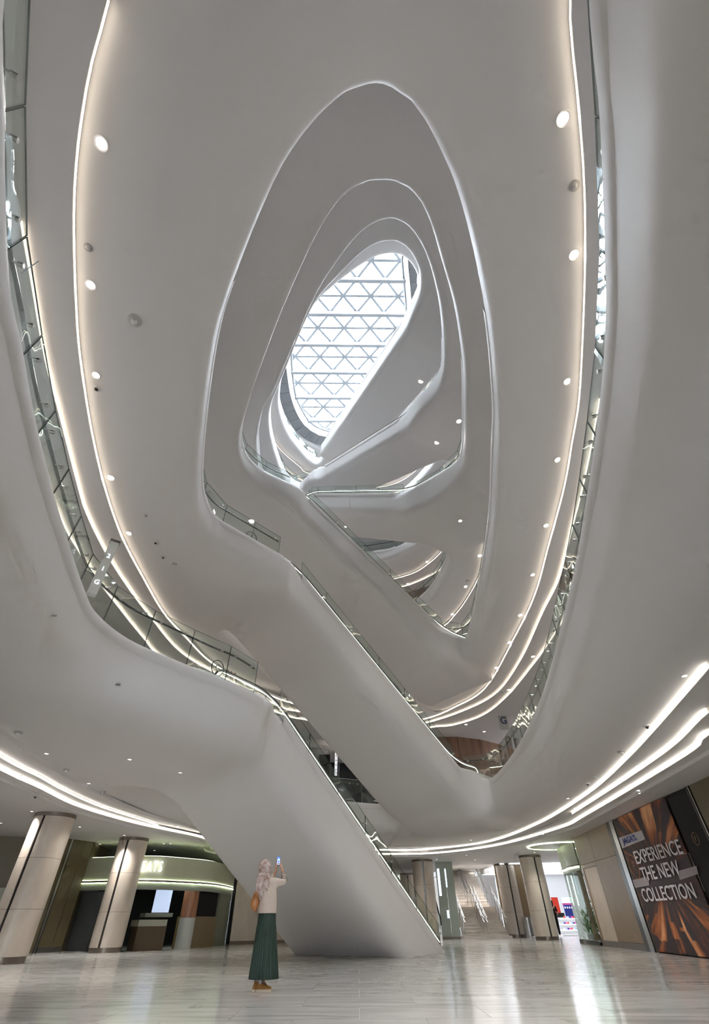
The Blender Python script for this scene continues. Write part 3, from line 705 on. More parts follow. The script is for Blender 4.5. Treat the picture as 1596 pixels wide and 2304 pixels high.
for x, y, r, w, lab in [
 (228,323,.075,500,'large brilliant downlight at the upper left of the picture, glaring like a star'),
 (1268,267,.075,500,'large brilliant downlight at the upper right of the picture, glaring like a star'),
 (1293,573,.07,300,'bright downlight below the star-like one, close to the right cove line'),
 (204,641,.07,300,'bright downlight on the left, second down along the left cove line'),
 (216,844,.065,200,'downlight above the small black camera dome on the left'),
 (249,1075,.08,300,'bright downlight on the left, fourth down along the cove line'),
 (290,1200,.07,150,'small downlight left of two black camera domes'),
 (1278,858,.065,250,'downlight third down along the right cove line'),
 (1256,1034,.065,250,'downlight fourth down along the right cove line'),
 (1230,1182,.065,250,'downlight fifth down along the right cove line'),
 (1200,1293,.065,200,'downlight sixth down along the right cove line'),
 (1172,1384,.08,150,'downlight seventh down along the right cove line'),
 (1147,1445,.08,150,'downlight eighth down along the right cove line'),
 (1117,1502,.07,100,'downlight ninth down along the right cove line, above the lower bend'),
 (1200,1477,.07,0,'downlight between the inner and middle cove lines near the right bend'),
 (1145,1552,.07,0,'downlight between middle and outer cove lines, lower right bend'),
 (1036,1172,.07,300,'lone downlight on the smooth white underside right of centre'),
 (566,1173,.12,150,'lone downlight over the railing left of centre'),
 (1080,1250,.09,0,'small downlight inside the right railing of the second opening'),
 (1049,1320,.09,100,'downlight beside the single cove line of the second opening'),
 (1018,1382,.08,0,'lowest small downlight beside the single cove line of the second opening'),
 (1033,948,.11,300,'downlight at the right rim of the third opening'),
 (984,995,.11,300,'downlight on the dark underside inside the third opening'),
 (961,1264,.08,0,'upper tiny downlight in the triangle with three cove lines'),
 (918,1314,.08,0,'lower tiny downlight in the triangle with three cove lines'),
 (877,1300,.08,0,'left tiny downlight in the triangle with three cove lines'),
 (948,857,.13,500,'bright star-like downlight just right of the glass roof'),
 (1049,1630,.07,0,'small downlight just below the three coves above the brown wall'),
 (1090,1646,.07,0,'small downlight on the ceiling above the right end of the brown wall')]:
    downlight(x, y, lab, r, w, GD)
GG = 'small square downlights in the ground floor ceiling'
for x, y, w, lab in [(105,1695,30,'small downlight above the left cove lines, leftmost'), (200,1762,30,'small downlight just above the left cove lines, second from left'),
 (292,1708,40,'small downlight on the smooth soffit above the left coves'), (406,1738,40,'small downlight nearest the lowest flight on the left soffit'),
 (1060,1890,60,'single warm downlight above the twin cove lines, right of the lowest flight'), (72,1825,60,'downlight just above the leftmost stone column'),
 (180,1860,60,'downlight right of the leftmost column head'), (280,1879,60,'downlight above the second stone column'),
 (192,1910,40,'downlight over the brown panels between the two left columns'), (369,1898,40,'left one of a pair of downlights right of the second column'),
 (384,1898,40,'right one of a pair of downlights right of the second column'), (348,1913,0,'tiny downlight above the lit food sign'),
 (225,1899,0,'tiny downlight left of the second column head'), (45,1745,30,'small downlight inside the left cove step'),
 (1278,1796,30,'small downlight just above the innermost right cove line'), (1440,1784,0,'tiny downlight above the banner, left'),
 (1540,1520,60,'small downlight at the right edge above the cove lines'), (983,1933,0,'tiny downlight above the middle stone column')]:
    downlight(x, y, lab, 0.035, w*5, GG)
def puck(x, y, name, label, cat, r=0.08, m=None, m2=None, dome=True, group=None):
    p = hit(x, y)
    if p is None: return
    R = empty(name, p, label, cat, group)
    MB().lathe([(0.001, -0.035), (r*0.8, -0.03), (r, -0.012), (r, 0.02)], n=20).build('base', m or WHITE, R, True)
    MB().lathe([(0.001, -0.035-r*0.5), (r*0.35, -0.03-r*0.42), (r*0.5, -0.03)], n=16).build('dome' if dome else 'sensor', m2 or DARK, R, True)
for x, y, l in [(218,874,'black camera dome with white ring on the left soffit'), (351,1220,'upper of two small black camera domes, left of centre'), (368,1253,'lower of two small black camera domes, left of centre'),
  (1455,1632,'black camera dome on the right soffit above the coves'), (1322,1762,'black camera dome just above the innermost right cove'), (81,1790,'small black camera dome at the left coves')]:
    puck(x, y, 'camera_dome', l, 'camera', 0.075)
GREY = mat('grey_grille', (0.45, 0.44, 0.43), 0.6)
for x, y, l, r in [(303,721,'round white loudspeaker grille on the left soffit',.13), (198,556,'small round detector near the left cove line, high up',.07), (1293,418,'small round detector near the right cove line, high up',.08),
  (327,1160,'small round detector above two camera domes',.06), (393,1269,'small round detector right below two camera domes',.07), (1053,1307,'round speaker inside the second opening beside the cove',.1),
  (42,1647,'flat round detector at the far left edge of the soffit',.09), (150,1731,'flat oval speaker above the left cove lines',.08), (232,1781,'flat oval speaker above the left coves, nearer the flight',.08),
  (1398,1690,'flat round speaker at the right above the innermost cove',.1), (1338,1748,'second flat speaker at the right above the innermost cove',.08), (1130,1558,'dark round detector beside the outer cove of the first soffit',.07), (1278,1792,'bracket light beside innermost right cove',.05)][:-1]:
    puck(x, y, 'ceiling_speaker', l, 'speaker', r, GREY, WHITE, False)
for x, y in [(120,1385), (266,1540)]:
    r = Vector(ray(x, y)).normalized(); p = hit(x, y)
    if p:
        R = empty('wall_spotlight', p, 'tiny steel fixture on the left white fascia, ' + ('upper' if y < 1400 else 'lower'), 'fixture')
        a = (Vector((0, 0, CAM_H))-p).normalized()
        MB().tube([p*0, a*0.05], 0.01, 8).build('arm', STEEL, R, True)
        MB().tube([a*0.05-Vector((0.05, 0, 0)), a*0.05+Vector((0.05, 0, 0))], 0.015, 8).build('head', STEEL, R, True)

# fill lamps added out of view to brighten the upper floors, beyond the railings
for li, z_ in enumerate((13.9, 19.1, 24.3, 29.3, 33.9)):
    G_ = empty('ceiling', (0, 0, 0), kind='structure')
    for ai in range(10):
        a = ai*2*PI/10+0.3*li; c_ = Vector((0.8+11.2*math.cos(a), 14.5+14.5*math.sin(a), z_))
        R = MB().box(-0.45, 0.45, -0.45, 0.45, 0, 0.06).build('fill_housing', WHITE, G_); R.location = c_
        ld = bpy.data.lights.new('lamp', 'AREA'); ld.size = 0.8; ld.energy = 22; ld.color = (0.93, 0.96, 1.0)
        lo = bpy.data.objects.new('lamp', ld); COL.objects.link(lo); lo.parent = R; lo.location = (0, 0, -0.02)
# ================================================================ ground floor
STONE = mat('beige_marble', (0.60, 0.52, 0.44), 0.34, noise=0.12, nscale=1.6, bump=0.12, bscale=14, stretch=(1, 1, 0.5))
BRONZE = mat('bronze_trim', (0.20, 0.165, 0.135), 0.35, 0.6)
GROOVE = mat('dark_metal_channel', (0.10, 0.10, 0.095), 0.3, 0.8)
TAN = mat('tan_panel', (0.30, 0.215, 0.125), 0.42, noise=0.05, nscale=2)
OLIVE = mat('olive_brown_panel', (0.125, 0.10, 0.055), 0.42, noise=0.05, nscale=2)
def on_plan(base, top, zt=None, f=0.5):
    """plan point from the pixels of a foot and a head of something that stands on the floor and reaches the ceiling"""
    a, b_ = at(*base, 0.0), at(*top, CZ if zt is None else zt); p = a.lerp(b_, f); p.z = 0; return p
def column(base, top, r, label, groove_ang, f=0.5, seams=(1.15, 2.35)):
    p = on_plan(base, top, f=f); R = empty('stone_column', p, label, 'column', 'stone columns of the ground floor')
    g = 0.055; n_ = 44
    def ring(r_, z): return [Vector((r_*math.cos(2*PI*i/n_), r_*math.sin(2*PI*i/n_), z)) for i in range(n_)]
    zs = [0.14]+list(seams)+[CZ-0.1]
    for i in range(len(zs)-1):
        for h0, h1 in ((groove_ang+0.075, groove_ang+PI-0.02), (groove_ang+PI+0.02, groove_ang+2*PI-0.075)):
            m = MB(); k_ = 16; V = []
            for z in (zs[i]+0.004, zs[i+1]-0.004):
                for j in range(k_+1):
                    t = h0+(h1-h0)*j/k_; V.append(Vector((r*math.cos(t), r*math.sin(t), z)))
            for z in (zs[i]+0.004, zs[i+1]-0.004):
                for j in range(k_+1):
                    t = h0+(h1-h0)*j/k_; V.append(Vector(((r-0.04)*math.cos(t), (r-0.04)*math.sin(t), z)))
            K = k_+1; Fc = [(j, j+1, K+j+1, K+j) for j in range(k_)]+[(2*K+j+1, 2*K+j, 3*K+j, 3*K+j+1) for j in range(k_)]
            Fc += [(j+1, j, 2*K+j, 2*K+j+1) for j in range(k_)]+[(K+j, K+j+1, 3*K+j+1, 3*K+j) for j in range(k_)]
            Fc += [(0, K, 3*K, 2*K), (k_, 2*K+k_, 3*K+k_, K+k_)]
            obj('stone_panel', V, Fc, STONE, R, True)
    MB().lathe([(r-0.05, 0.0), (r-0.05, CZ)], n=32).build('channel', GROOVE, R, True)
    MB().lathe([(r-0.02, 0.0), (r-0.02, 0.14)], n=44).build('skirting', BRONZE, R, True)
    MB().lathe([(r+0.012, CZ-0.1), (r+0.012, CZ)], n=44).build('collar', BRONZE, R, True)
    return p
column((10, 2171), (117, 1840), 0.62, 'thick beige stone column at the far left edge, nearest of all', -PI/2-0.06)
column((233, 2152), (297, 1905), 0.60, 'beige stone column left of the food counter, second from the left', -PI/2-0.02)
column((967, 2114), (948, 1932), 0.62, 'beige stone column just right of the foot of the lowest flight', -PI/2-0.08)
column((1233, 2115), (1191, 1925), 0.62, 'big beige stone column right of the stairs, beside the bright shop', -PI/2+0.1)
pb = column((1163, 2114), (1138, 1955), 0.62, 'beige stone column directly right of the stairs with a steel bin at its foot', -PI/2+0.03)
column((925, 2105), (916, 1965), 0.55, 'narrow glimpse of a beige column behind the one at the lowest flight', -PI/2)
# steel bin
pbin = Vector((pb.x+0.55, pb.y-0.95, 0)); R = empty('waste_bin', pbin, 'round brushed steel bin at the foot of the column by the stairs', 'bin')
MB().lathe([(0.30, 0), (0.30, 0.05), (0.29, 0.06), (0.29, 0.86)], n=28).build('drum', STEEL, R, True)
MB().lathe([(0.30, 0.86), (0.30, 0.90), (0.2, 0.93), (0.16, 0.90)], n=28, cap=False).build('rim', STEEL, R, True)
# ---------------------------------------------------------------- right wall: panels, door, channels, banner
WX = lambda y: 9.35+(y-15.6)*0.055       # the wall's face
def wseg(y0, y1, z0, z1, name, m, parent, th=0.06, out=0.0):
    return MB().hexa((WX(y0)-out, y0, z0), (WX(y1)-out, y1, z0), (WX(y1)-out, y1, z1), (WX(y0)-out, y0, z1), (th, 0, 0)).build(name, m, parent)
wr = empty('wall_right', (0, 0, 0), kind='structure')

def w_at(x, y):
    """point of the wall face behind a pixel"""
    r = ray(x, y); t = 0
    # solve r.x*t = WX(r.y*t)
    t = (9.35-15.6*0.055)/(r[0]-0.055*r[1]); return Vector((r[0]*t, r[1]*t, CAM_H+r[2]*t))
yw = lambda x, y: w_at(x, y).y
yP0, yP1, yP2 = yw(1300, 1990), yw(1398, 2000), yw(1424, 2000)
yCh0, yCh1, yB0, yB1 = yw(1412, 2000), yw(1428, 1995), yw(1436, 2000), yw(1530, 1873)
print('right wall y', yP0, yP1, yCh0, yCh1, yB0, yB1)
ypl = [yw(1319, 1990), yw(1345, 1990), yw(1356, 1990), yCh0]
for a, b_ in ((ypl[0], ypl[2]), (ypl[2], yCh0)):
    for z0, z1 in ((0.18, 2.55), (2.56, CZ)):
        if (a, z0) == (ypl[0], 0.18): continue
        wseg(a-0.008, b_+0.008, z0, z1, 'panel', TAN, wr)
MB().hexa((WX(ypl[0])+.1, ypl[0], 0), (WX(-8)+.1, -8, 0), (WX(-8)+.1, -8, CZ), (WX(ypl[0])+.1, ypl[0], CZ), (0.3, 0, 0)).build('backing', OLIVE, wr)
wseg(ypl[0], yCh0, 0, 0.17, 'skirting', BRONZE, wr)
CREAM = mat('cream_door', (0.62, 0.52, 0.42), 0.5, noise=0.06, nscale=1.5)
dr = empty('door_1', (0, 0, 0), kind='structure')
wseg(ypl[0]-0.2, ypl[2]+0.12, 0.16, 2.42, 'leaf', CREAM, dr, 0.05, -0.03)
for a, b_, z0, z1 in ((ypl[0]-0.01, ypl[0]-0.2, 0, 2.55), (ypl[2]+0.1, ypl[2]+0.01, 0, 2.55), (ypl[0]-0.2, ypl[2]+0.1, 2.43, 2.55)): wseg(a, b_, z0, z1, 'frame', TAN, dr)
for a, b_, m in ((yCh0-0.02, (yCh0+yCh1)/2, GROOVE), ((yCh0+yCh1)/2, yCh1, STEEL)): wseg(a, b_, 0, CZ, 'channel', m, wr, 0.08, 0.03)
wseg(yCh1-0.05, yB0, 0, CZ, 'panel', OLIVE, wr, 0.05, 0.0)
# banner: printed sheet, warm light streaks bursting from its middle
m, nt, b = new_mat('banner_print'); BAN = m
tc = nt.nodes.new('ShaderNodeTexCoord'); sp = nt.nodes.new('ShaderNodeSeparateXYZ'); nt.links.new(tc.outputs['UV'], sp.inputs[0])
def MT(op, a, b_=None, c=None):
    n_ = nt.nodes.new('ShaderNodeMath'); n_.operation = op
    for i, v in enumerate((a, b_, c)):
        if v is None: continue
        if isinstance(v, (int, float)): n_.inputs[i].default_value = v
        else: nt.links.new(v, n_.inputs[i])
    return n_.outputs[0]
dx = MT('MULTIPLY', MT('SUBTRACT', sp.outputs[0], 0.52), 0.55); dyy = MT('SUBTRACT', sp.outputs[1], 0.50)
ang = MT('ARCTAN2', dyy, dx); rad = MT('SQRT', MT('ADD', MT('MULTIPLY', dx, dx), MT('MULTIPLY', dyy, dyy)))
cbn = nt.nodes.new('ShaderNodeCombineXYZ'); nt.links.new(MT('MULTIPLY', ang, 6.0), cbn.inputs[0]); nt.links.new(MT('MULTIPLY', rad, 2.2), cbn.inputs[1])
nz = nt.nodes.new('ShaderNodeTexNoise'); nz.inputs['Scale'].default_value = 1.2; nz.inputs['Detail'].default_value = 4; nt.links.new(cbn.outputs[0], nz.inputs['Vector'])
vo = nt.nodes.new('ShaderNodeTexVoronoi'); vo.distance = 'CHEBYCHEV'; vo.inputs['Scale'].default_value = 1.1; nt.links.new(cbn.outputs[0], vo.inputs['Vector'])
vsep = nt.nodes.new('ShaderNodeSeparateColor'); nt.links.new(vo.outputs['Color'], vsep.inputs[0])
mr = nt.nodes.new('ShaderNodeMapRange'); mr.inputs['From Min'].default_value = 0.06; mr.inputs['From Max'].default_value = 0.34; nt.links.new(rad, mr.inputs['Value'])
streak = MT('MULTIPLY', MT('MULTIPLY', MT('ADD', MT('MULTIPLY', MT('SUBTRACT', nz.outputs['Fac'], 0.42), 2.4), MT('MULTIPLY', MT('SUBTRACT', vsep.outputs[0], 0.5), 0.8)), 1.0), mr.outputs[0])
vert = MT('POWER', MT('ABSOLUTE', MT('SINE', ang)), 1.5); val = MT('MULTIPLY', streak, MT('ADD', 0.25, vert))
cr = nt.nodes.new('ShaderNodeValToRGB'); E_ = cr.color_ramp.elements
E_[0].position = 0.0; E_[0].color = (0.045, 0.032, 0.034, 1); E_[1].position = 0.95; E_[1].color = (0.80, 0.42, 0.20, 1)
q = E_.new(0.22); q.color = (0.10, 0.045, 0.035, 1); q = E_.new(0.5); q.color = (0.42, 0.13, 0.04, 1)
nt.links.new(val, cr.inputs[0]); nt.links.new(cr.outputs[0], b.inputs['Base Color']); b.inputs['Roughness'].default_value = 0.6; b.inputs['Specular IOR Level'].default_value = 0.3
BLACK = mat('matt_black', (0.014, 0.012, 0.012), 0.65, spec=0.2); BWHITE = mat('print_pale', (0.62, 0.58, 0.60), 0.5); BLUE = mat('print_blue', (0.03, 0.06, 0.30), 0.5)
BORANGE = mat('print_orange', (0.35, 0.14, 0.05), 0.5); BGREY = mat('print_mauve', (0.30, 0.26, 0.27), 0.5)
BN = empty('banner', (0, 0, 0), 'tall dark banner with orange light streaks reading EXPERIENCE THE NEW COLLECTION', 'banner')
q = [(WX(yB0)-0.05, yB0, 0.03), (WX(yB1)-0.05, yB1, 0.03), (WX(yB1)-0.05, yB1, CZ-0.02), (WX(yB0)-0.05, yB0, CZ-0.02)]
sheet = obj('sheet', q+[(p[0]+0.03, p[1], p[2]) for p in q], [(0,1,2,3),(5,4,7,6),(1,0,4,5),(2,1,5,6),(3,2,6,7),(0,3,7,4)], BAN, BN)
uv = sheet.data.uv_layers.new(name='UVMap'); W = yB0-yB1
for lp in sheet.data.loops:
    c = sheet.data.vertices[lp.vertex_index].co; uv.data[lp.index].uv = ((yB0-c.y)/W, c.z/CZ)
# local frame of the wall: x' runs to the viewer along the wall, z' up
def wallframe(o, y, z, out=0.075):
    """place a flat text/shape so that it lies on the wall face, reading left to right for the camera"""
    d = Vector((WX(yB1)-WX(yB0), yB1-yB0, 0)).normalized(); nrm = Vector((-1, 0.055, 0)).normalized()
    o.matrix_world = Matrix(((d.x, 0, nrm.x, WX(y)+nrm.x*out), (d.y, 0, nrm.y, y+nrm.y*out), (0, 1, 0, z), (0, 0, 0, 1)))
def text(name, s, size, m, parent, sx=1.0, ext=0.004, bold=0.0, space=1.0, shear=0.0):
    cu = bpy.data.curves.new(name, 'FONT'); cu.body = s; cu.size = size; cu.extrude = ext; cu.align_x = 'CENTER'; cu.align_y = 'CENTER'
    cu.offset = bold; cu.space_character = space; cu.shear = shear; cu.resolution_u = 4
    t = bpy.data.objects.new('t', cu); COL.objects.link(t); bpy.context.view_layer.update()
    me = bpy.data.meshes.new_from_object(t.evaluated_get(bpy.context.evaluated_depsgraph_get())); me.materials.clear(); me.materials.append(m)
    bpy.data.objects.remove(t)
    for v in me.vertices: v.co.x *= sx
    o = bpy.data.objects.new(name, me); COL.objects.link(o); o.parent = parent; return o
def on_wall(o, pxl, pyl, out=0.075):
    p = w_at(pxl, pyl); wallframe(o, p.y, p.z, out)
hgt = lambda x, y0, y1: abs(w_at(x, y0).z-w_at(x, y1).z)
for s, x, y, wpx, hpx, lab in (('EXPERIENCE', 1482, 1920, (1431, 1535), 62, 0), ('THE NEW', 1489, 1962, (1448, 1530), 62, 0), ('COLLECTION', 1505, 2011, (1450, 1562), 62, 0)):
    o = text('lettering', s, 1.0, BWHITE, BN, bold=0.012)
    xs = [v.co.x for v in o.data.vertices]; ys = [v.co.y for v in o.data.vertices]
    wid = abs(w_at(wpx[0], y+12).y-w_at(wpx[1], y-12).y); hh = hgt(x, y-17, y+17)
    for v in o.data.vertices: v.co.x *= wid/(max(xs)-min(xs)); v.co.y *= hh/(max(ys)-min(ys))
    on_wall(o, x, y); o['label'] = 'pale capital letters'
def wquad(name, pts, m, parent, out):
    P = [w_at(*p)+Vector((-out, 0, 0)) for p in pts]; return MB().hexa(*P, (0.004, 0, 0)).build(name, m, parent)
wquad('strip', [(1396, 1885), (1448, 1868), (1456, 1888), (1404, 1909)], BWHITE, BN, 0.058)
o = text('brand_lettering', "JAGA'S.", 1.0, BLUE, BN, bold=0.01); xs = [v.co.x for v in o.data.vertices]; ys = [v.co.y for v in o.data.vertices]
for v in o.data.vertices: v.co.x *= abs(w_at(1407, 1893).y-w_at(1438, 1882).y)/(max(xs)-min(xs)); v.co.y *= hgt(1422, 1876, 1900)*0.85/(max(ys)-min(ys))
on_wall(o, 1422, 1889, 0.075)
wquad('strip', [(1427, 1980), (1462, 1972), (1466, 1992), (1433, 1998)], BGREY, BN, 0.058)
wquad('strip', [(1529, 1960), (1572, 1948), (1577, 1966), (1535, 1980)], BGREY, BN, 0.058)
def ringmark(c, r, m, parent, letter=None):
    mb = MB(); p = [Vector((r*math.cos(2*PI*i/28), r*math.sin(2*PI*i/28), 0)) for i in range(28)]; mb.tube(p, r*0.05, 4, closed=True)
    o = mb.build('ring', m, parent); on_wall(o, *c, 0.06)
    if letter:
        t = text('letter', letter, r*1.1, m, parent, sx=0.8); on_wall(t, *c, 0.065)
ringmark((1432, 1950), 0.32, BORANGE, BN, 'F')
mbx = MB(); P = [w_at(1533, 1923), w_at(1556, 1919), w_at(1592, 2005)]
mbx.tube([p+Vector((-0.07, 0, 0)) for p in P], 0.006, 4).build('corner_line', BWHITE, BN)
B2_ = empty('black_poster', (0, 0, 0), 'black poster panel at the right edge with an orange F in a circle', 'poster')
yq0, yq1 = yB1-0.12, yB1-1.3
MB().hexa((WX(yq0)-0.02, yq0, 0.03), (WX(yq1)-0.02, yq1, 0.03), (WX(yq1)-0.02, yq1, CZ-0.02), (WX(yq0)-0.02, yq0, CZ-0.02), (0.03, 0, 0)).build('sheet', BLACK, B2_)
ringmark((1571, 1887), 0.14, BORANGE, B2_, 'F')
wseg(yq1, yq1-0.06, 0, CZ, 'channel', GROOVE, wr, 0.08, 0.03); wseg(yq1-0.09, yq1-0.15, 0, CZ, 'channel', STEEL, wr, 0.08, 0.03)
for i in range(4): wseg(yq1-0.18-i*1.2, yq1-1.37-i*1.2, 0.02, CZ, 'panel', OLIVE, wr)
# ---------------------------------------------------------------- left wall and food counter
WL = lambda y: -9.9+(y-20)*0.02
lb0, lb1 = on_plan((66, 2157), (147, 1911)), on_plan((130, 2155), (200, 1920))
wl = empty('wall_left', (0, 0, 0), kind='structure')
def seg(p, q, z0, z1, name, m, parent, th=0.08, side=1):
    d = (q-p); nn = Vector((d.y, -d.x, 0)).normalized()*th*side
    return MB().hexa((p.x, p.y, z0), (q.x, q.y, z0), (q.x, q.y, z1), (p.x, p.y, z1), nn).build(name, m, parent)
mid = lb0.lerp(lb1, 0.62)
for a, b_ in ((lb0.lerp(lb1, 0.16), mid), (mid.lerp(lb1, 0.02), lb1)): seg(a, b_, 0.15, CZ, 'panel', OLIVE, wl)
seg(lb0, lb1, 0, 0.14, 'skirting', STEEL, wl)
for f0, f1, m in ((-0.12, 0.0, OLIVE), (0.0, 0.05, GROOVE), (0.05, 0.11, STEEL), (0.11, 0.15, GROOVE)): seg(lb0.lerp(lb1, f0), lb0.lerp(lb1, f1), 0, CZ, 'channel', m, wl, 0.1)
lfar = lb0+Vector((-7, -3.0, 0)); n_ = 5
for i in range(n_): seg((lb0.lerp(lb1, -0.13)).lerp(lfar, i/n_+0.004), (lb0.lerp(lb1, -0.13)).lerp(lfar, (i+1)/n_), 1.9, CZ, 'panel', OLIVE, wl)
LITG = mat('pale_green_wall', (0.45, 0.45, 0.38), 0.5)
seg(lb0.lerp(lb1, -0.13), lfar, 0, 1.9, 'panel', LITG, wl)
seg(lb1, lb1+Vector((-0.6, 3.2, 0)), 0, CZ, 'return_panel', OLIVE, wl)
# food counter: curved lit fascia
KI = empty('food_kiosk', (0, 0, 0), 'dark food counter behind the stone columns under a curved lit fascia reading EATS', 'kiosk')
k0 = lb1+Vector((0.02, 0.02, 0))
K = [k0+Vector((0.0, 0.0, 0))]+[on_plan(b_, t, 3.0, 0.5) for b_, t in (((300, 2143), (318, 1929)), ((400, 2139), (415, 1935)), ((470, 2137), (480, 1947)))]
kend = on_plan((512, 2132), (523, 1964), 3.0, 0.5); print('K', K, kend)
fas = catmull(K+[kend, kend+Vector((-0.6, 2.2, 0))], 8, False)
SAGE = mat('sage_fascia', (0.50, 0.52, 0.38), 0.35); LEDG = emit('green_white_led', (0.92, 1.0, 0.72), 3.5)
n = len(fas); zz = [(0.0, 2.17), (0.0, 2.97), (0.5, 2.97), (0.5, 2.17)]
V = []; off = lambda d: offset(fas, d, False); sgk = 1
for d, z in zz: V += [Vector((p.x, p.y, z)) for p in off(-d)]
obj('fascia', V, [(a*n+i, a*n+i+1, ((a+1) % 4)*n+i+1, ((a+1) % 4)*n+i) for a in range(4) for i in range(n-1)], SAGE, KI, True)
def strip(d, z, h, name, m):
    P = off(d); V = [Vector((p.x, p.y, z)) for p in P]+[Vector((p.x, p.y, z+h)) for p in P]+[Vector((p.x, p.y, z)) for p in off(d-0.04)]+[Vector((p.x, p.y, z+h)) for p in off(d-0.04)]
    return obj(name, V, [(i, i+1, n+i+1, n+i) for i in range(n-1)]+[(i+1, i, 2*n+i, 2*n+i+1) for i in range(n-1)]+[(n+i, n+i+1, 3*n+i+1, 3*n+i) for i in range(n-1)], m, KI, True)
strip(0.05, 2.08, 0.03, 'light_strip', LEDG); strip(0.03, 2.18, 0.018, 'light_strip', LEDG); strip(0.06, 2.13, 0.035, 'trim_line', BRONZE)
strip(-0.02, 1.86, 0.24, 'transom', mat('grey_transom', (0.18, 0.19, 0.17), 0.4))
strip(-0.25, 3.0, 0.015, 'light_strip', LEDG)
SIGN = emit('sign_white', (1, 1, 0.98), 3.5)
t = text('lettering', 'EATS', 1.0, SIGN, KI, bold=-0.006, ext=0.02, space=1.12)
xs = [v.co.x for v in t.data.vertices]; ys = [v.co.y for v in t.data.vertices]
fx = lambda xp: min(fas[:40], key=lambda p: abs(proj((p.x, p.y, 2.6))[0]-xp))
FD = resample(fas, 0.02)
fx = lambda xp: min(FD[:int(len(FD)*0.8)], key=lambda p: abs(proj((p.x, p.y, 2.6))[0]-xp))
sp0, sp1 = fx(319), fx(365)
d = (sp1-sp0); W_ = d.length; d.normalize(); nn = Vector((d.y, -d.x, 0))
for v in t.data.vertices: v.co.x *= W_/(max(xs)-min(xs)); v.co.y *= 0.36/(max(ys)-min(ys))
mdp = sp0.lerp(sp1, 0.5)+nn*0.12
t.matrix_world = Matrix(((d.x, 0, nn.x, mdp.x), (d.y, 0, nn.y, mdp.y), (0, 1, 0, 2.6), (0, 0, 0, 1)))
SHUT = mat('dark_grey_shutter', (0.085, 0.088, 0.095), 0.4); DKB = mat('dark_brown_counter', (0.075, 0.05, 0.028), 0.35)
sh = lambda f, back: (k0.lerp(K[1], f)+Vector((-0.3, back, 0)))
seg(sh(0.02, 0.6), sh(0.75, 0.6), 0, 1.85, 'shutter', SHUT, KI, 0.05)
DWOOD = mat('striped_wood', (0.30, 0.13, 0.065), 0.35, noise=0.3, nscale=4, stretch=(8, 8, 0.2))
def bx(name, a, b_, depth, z0, z1, m, parent=KI):
    return seg(a, b_, z0, z1, name, m, parent, depth, -1)
cA, cB = on_plan((300, 2146), (300, 2092), 1.1, 0.0), on_plan((362, 2142), (362, 2092), 1.1, 0.0)
# recess interior
INT = mat('dark_interior', (0.02, 0.024, 0.024), 0.5)
bk = [k0+Vector((-1.2, 4.2, 0)), kend+Vector((-0.6, 4.5, 0))]
bx('back_wall', bk[0], bk[1], 0.1, 0, 2.14, INT); seg(bk[0], k0+Vector((-.1, .1, 0)), 0, 2.14, 'side_wall', INT, KI, 0.1)
ip = [k0, K[1], K[2], K[3], kend, bk[1], bk[0]]
MB().prism([(p.x, p.y) for p in ip], 2.12, 2.16).build('soffit', INT, KI)
f = lambda t_, back=0.0: (catmull(K+[kend], 8, False)[min(31, int(t_*32))]+Vector((0.0, back, 0)))
P = catmull(K+[kend], 8, False)
def kx(xp, back=0.0):
    """point on the counter line under a pixel column"""
    best = min(P, key=lambda p: abs(F_PX*p.x/(p.y*CT+(0.6-CAM_H)*ST)+CX-xp)); i = P.index(best); return best+Vector((0, back, 0))
bx('counter', kx(296), kx(366), 0.7, 0.0, 0.72, DKB); bx('counter_top', kx(292, -0.05), kx(368, -0.05), 0.85, 0.72, 0.92, mat('grey_green_worktop', (0.34, 0.34, 0.28), 0.4))
bx('shelf', kx(296, 0.5), kx(368, 0.5), 0.6, 1.0, 1.13, mat('grey_shelf', (0.22, 0.24, 0.2), 0.4))
MENU = emit('menu_glow', (0.62, 0.74, 1.0), 0.55)
a, b_ = kx(300, 1.2), kx(335, 1.2); bx('glowing_panel', a, b_, 0.04, 1.15, 1.95, MENU)
pc = kx(392, 0.75); MB().lathe([(0.34, 0.0), (0.34, 0.98)], (pc.x, pc.y, 0), 28).build('white_base', mat('pale_grey', (0.45, 0.46, 0.44), 0.5), KI, True)
MB().lathe([(0.34, 0.985), (0.34, 2.12)], (pc.x, pc.y, 0), 28).build('wood_cladding', DWOOD, KI, True)
bx('counter', kx(408, 0.3), kx(470, 0.3), 0.6, 0.0, 1.02, mat('bronze_counter', (0.17, 0.115, 0.05), 0.35))
bx('dark_screen', kx(412, 0.7), kx(472, 0.7), 0.05, 1.03, 1.9, BLACK)
bx('green_panel', kx(474, 0.35), kx(500, 0.35), 0.1, 0.0, 2.1, mat('green_grey_panel', (0.15, 0.17, 0.12), 0.3))
bx('copper_post', kend+Vector((-.25, .1, 0)), kend+Vector((-.1, .05, 0)), 0.15, 0.0, 2.14, mat('copper', (0.5, 0.27, 0.18), 0.25, 0.9))
bx('steel_post', kend+Vector((-.08, .05, 0)), kend+Vector((0.02, .05, 0)), 0.1, 0.0, CZ, STEEL); bx('dark_post', kend+Vector((.03, .1, 0)), kend+Vector((0.14, .1, 0)), 0.1, 0.0, CZ, BLACK)
ld = bpy.data.lights.new('kiosk_lamp', 'AREA'); ld.energy = 25; ld.size = 2.5; ld.color = (0.9, 1.0, 0.85); lo = bpy.data.objects.new('kiosk_lamp', ld); COL.objects.link(lo); lo.location = (K[2].x-0.8, K[2].y+1.5, 2.05); lo.parent = KI
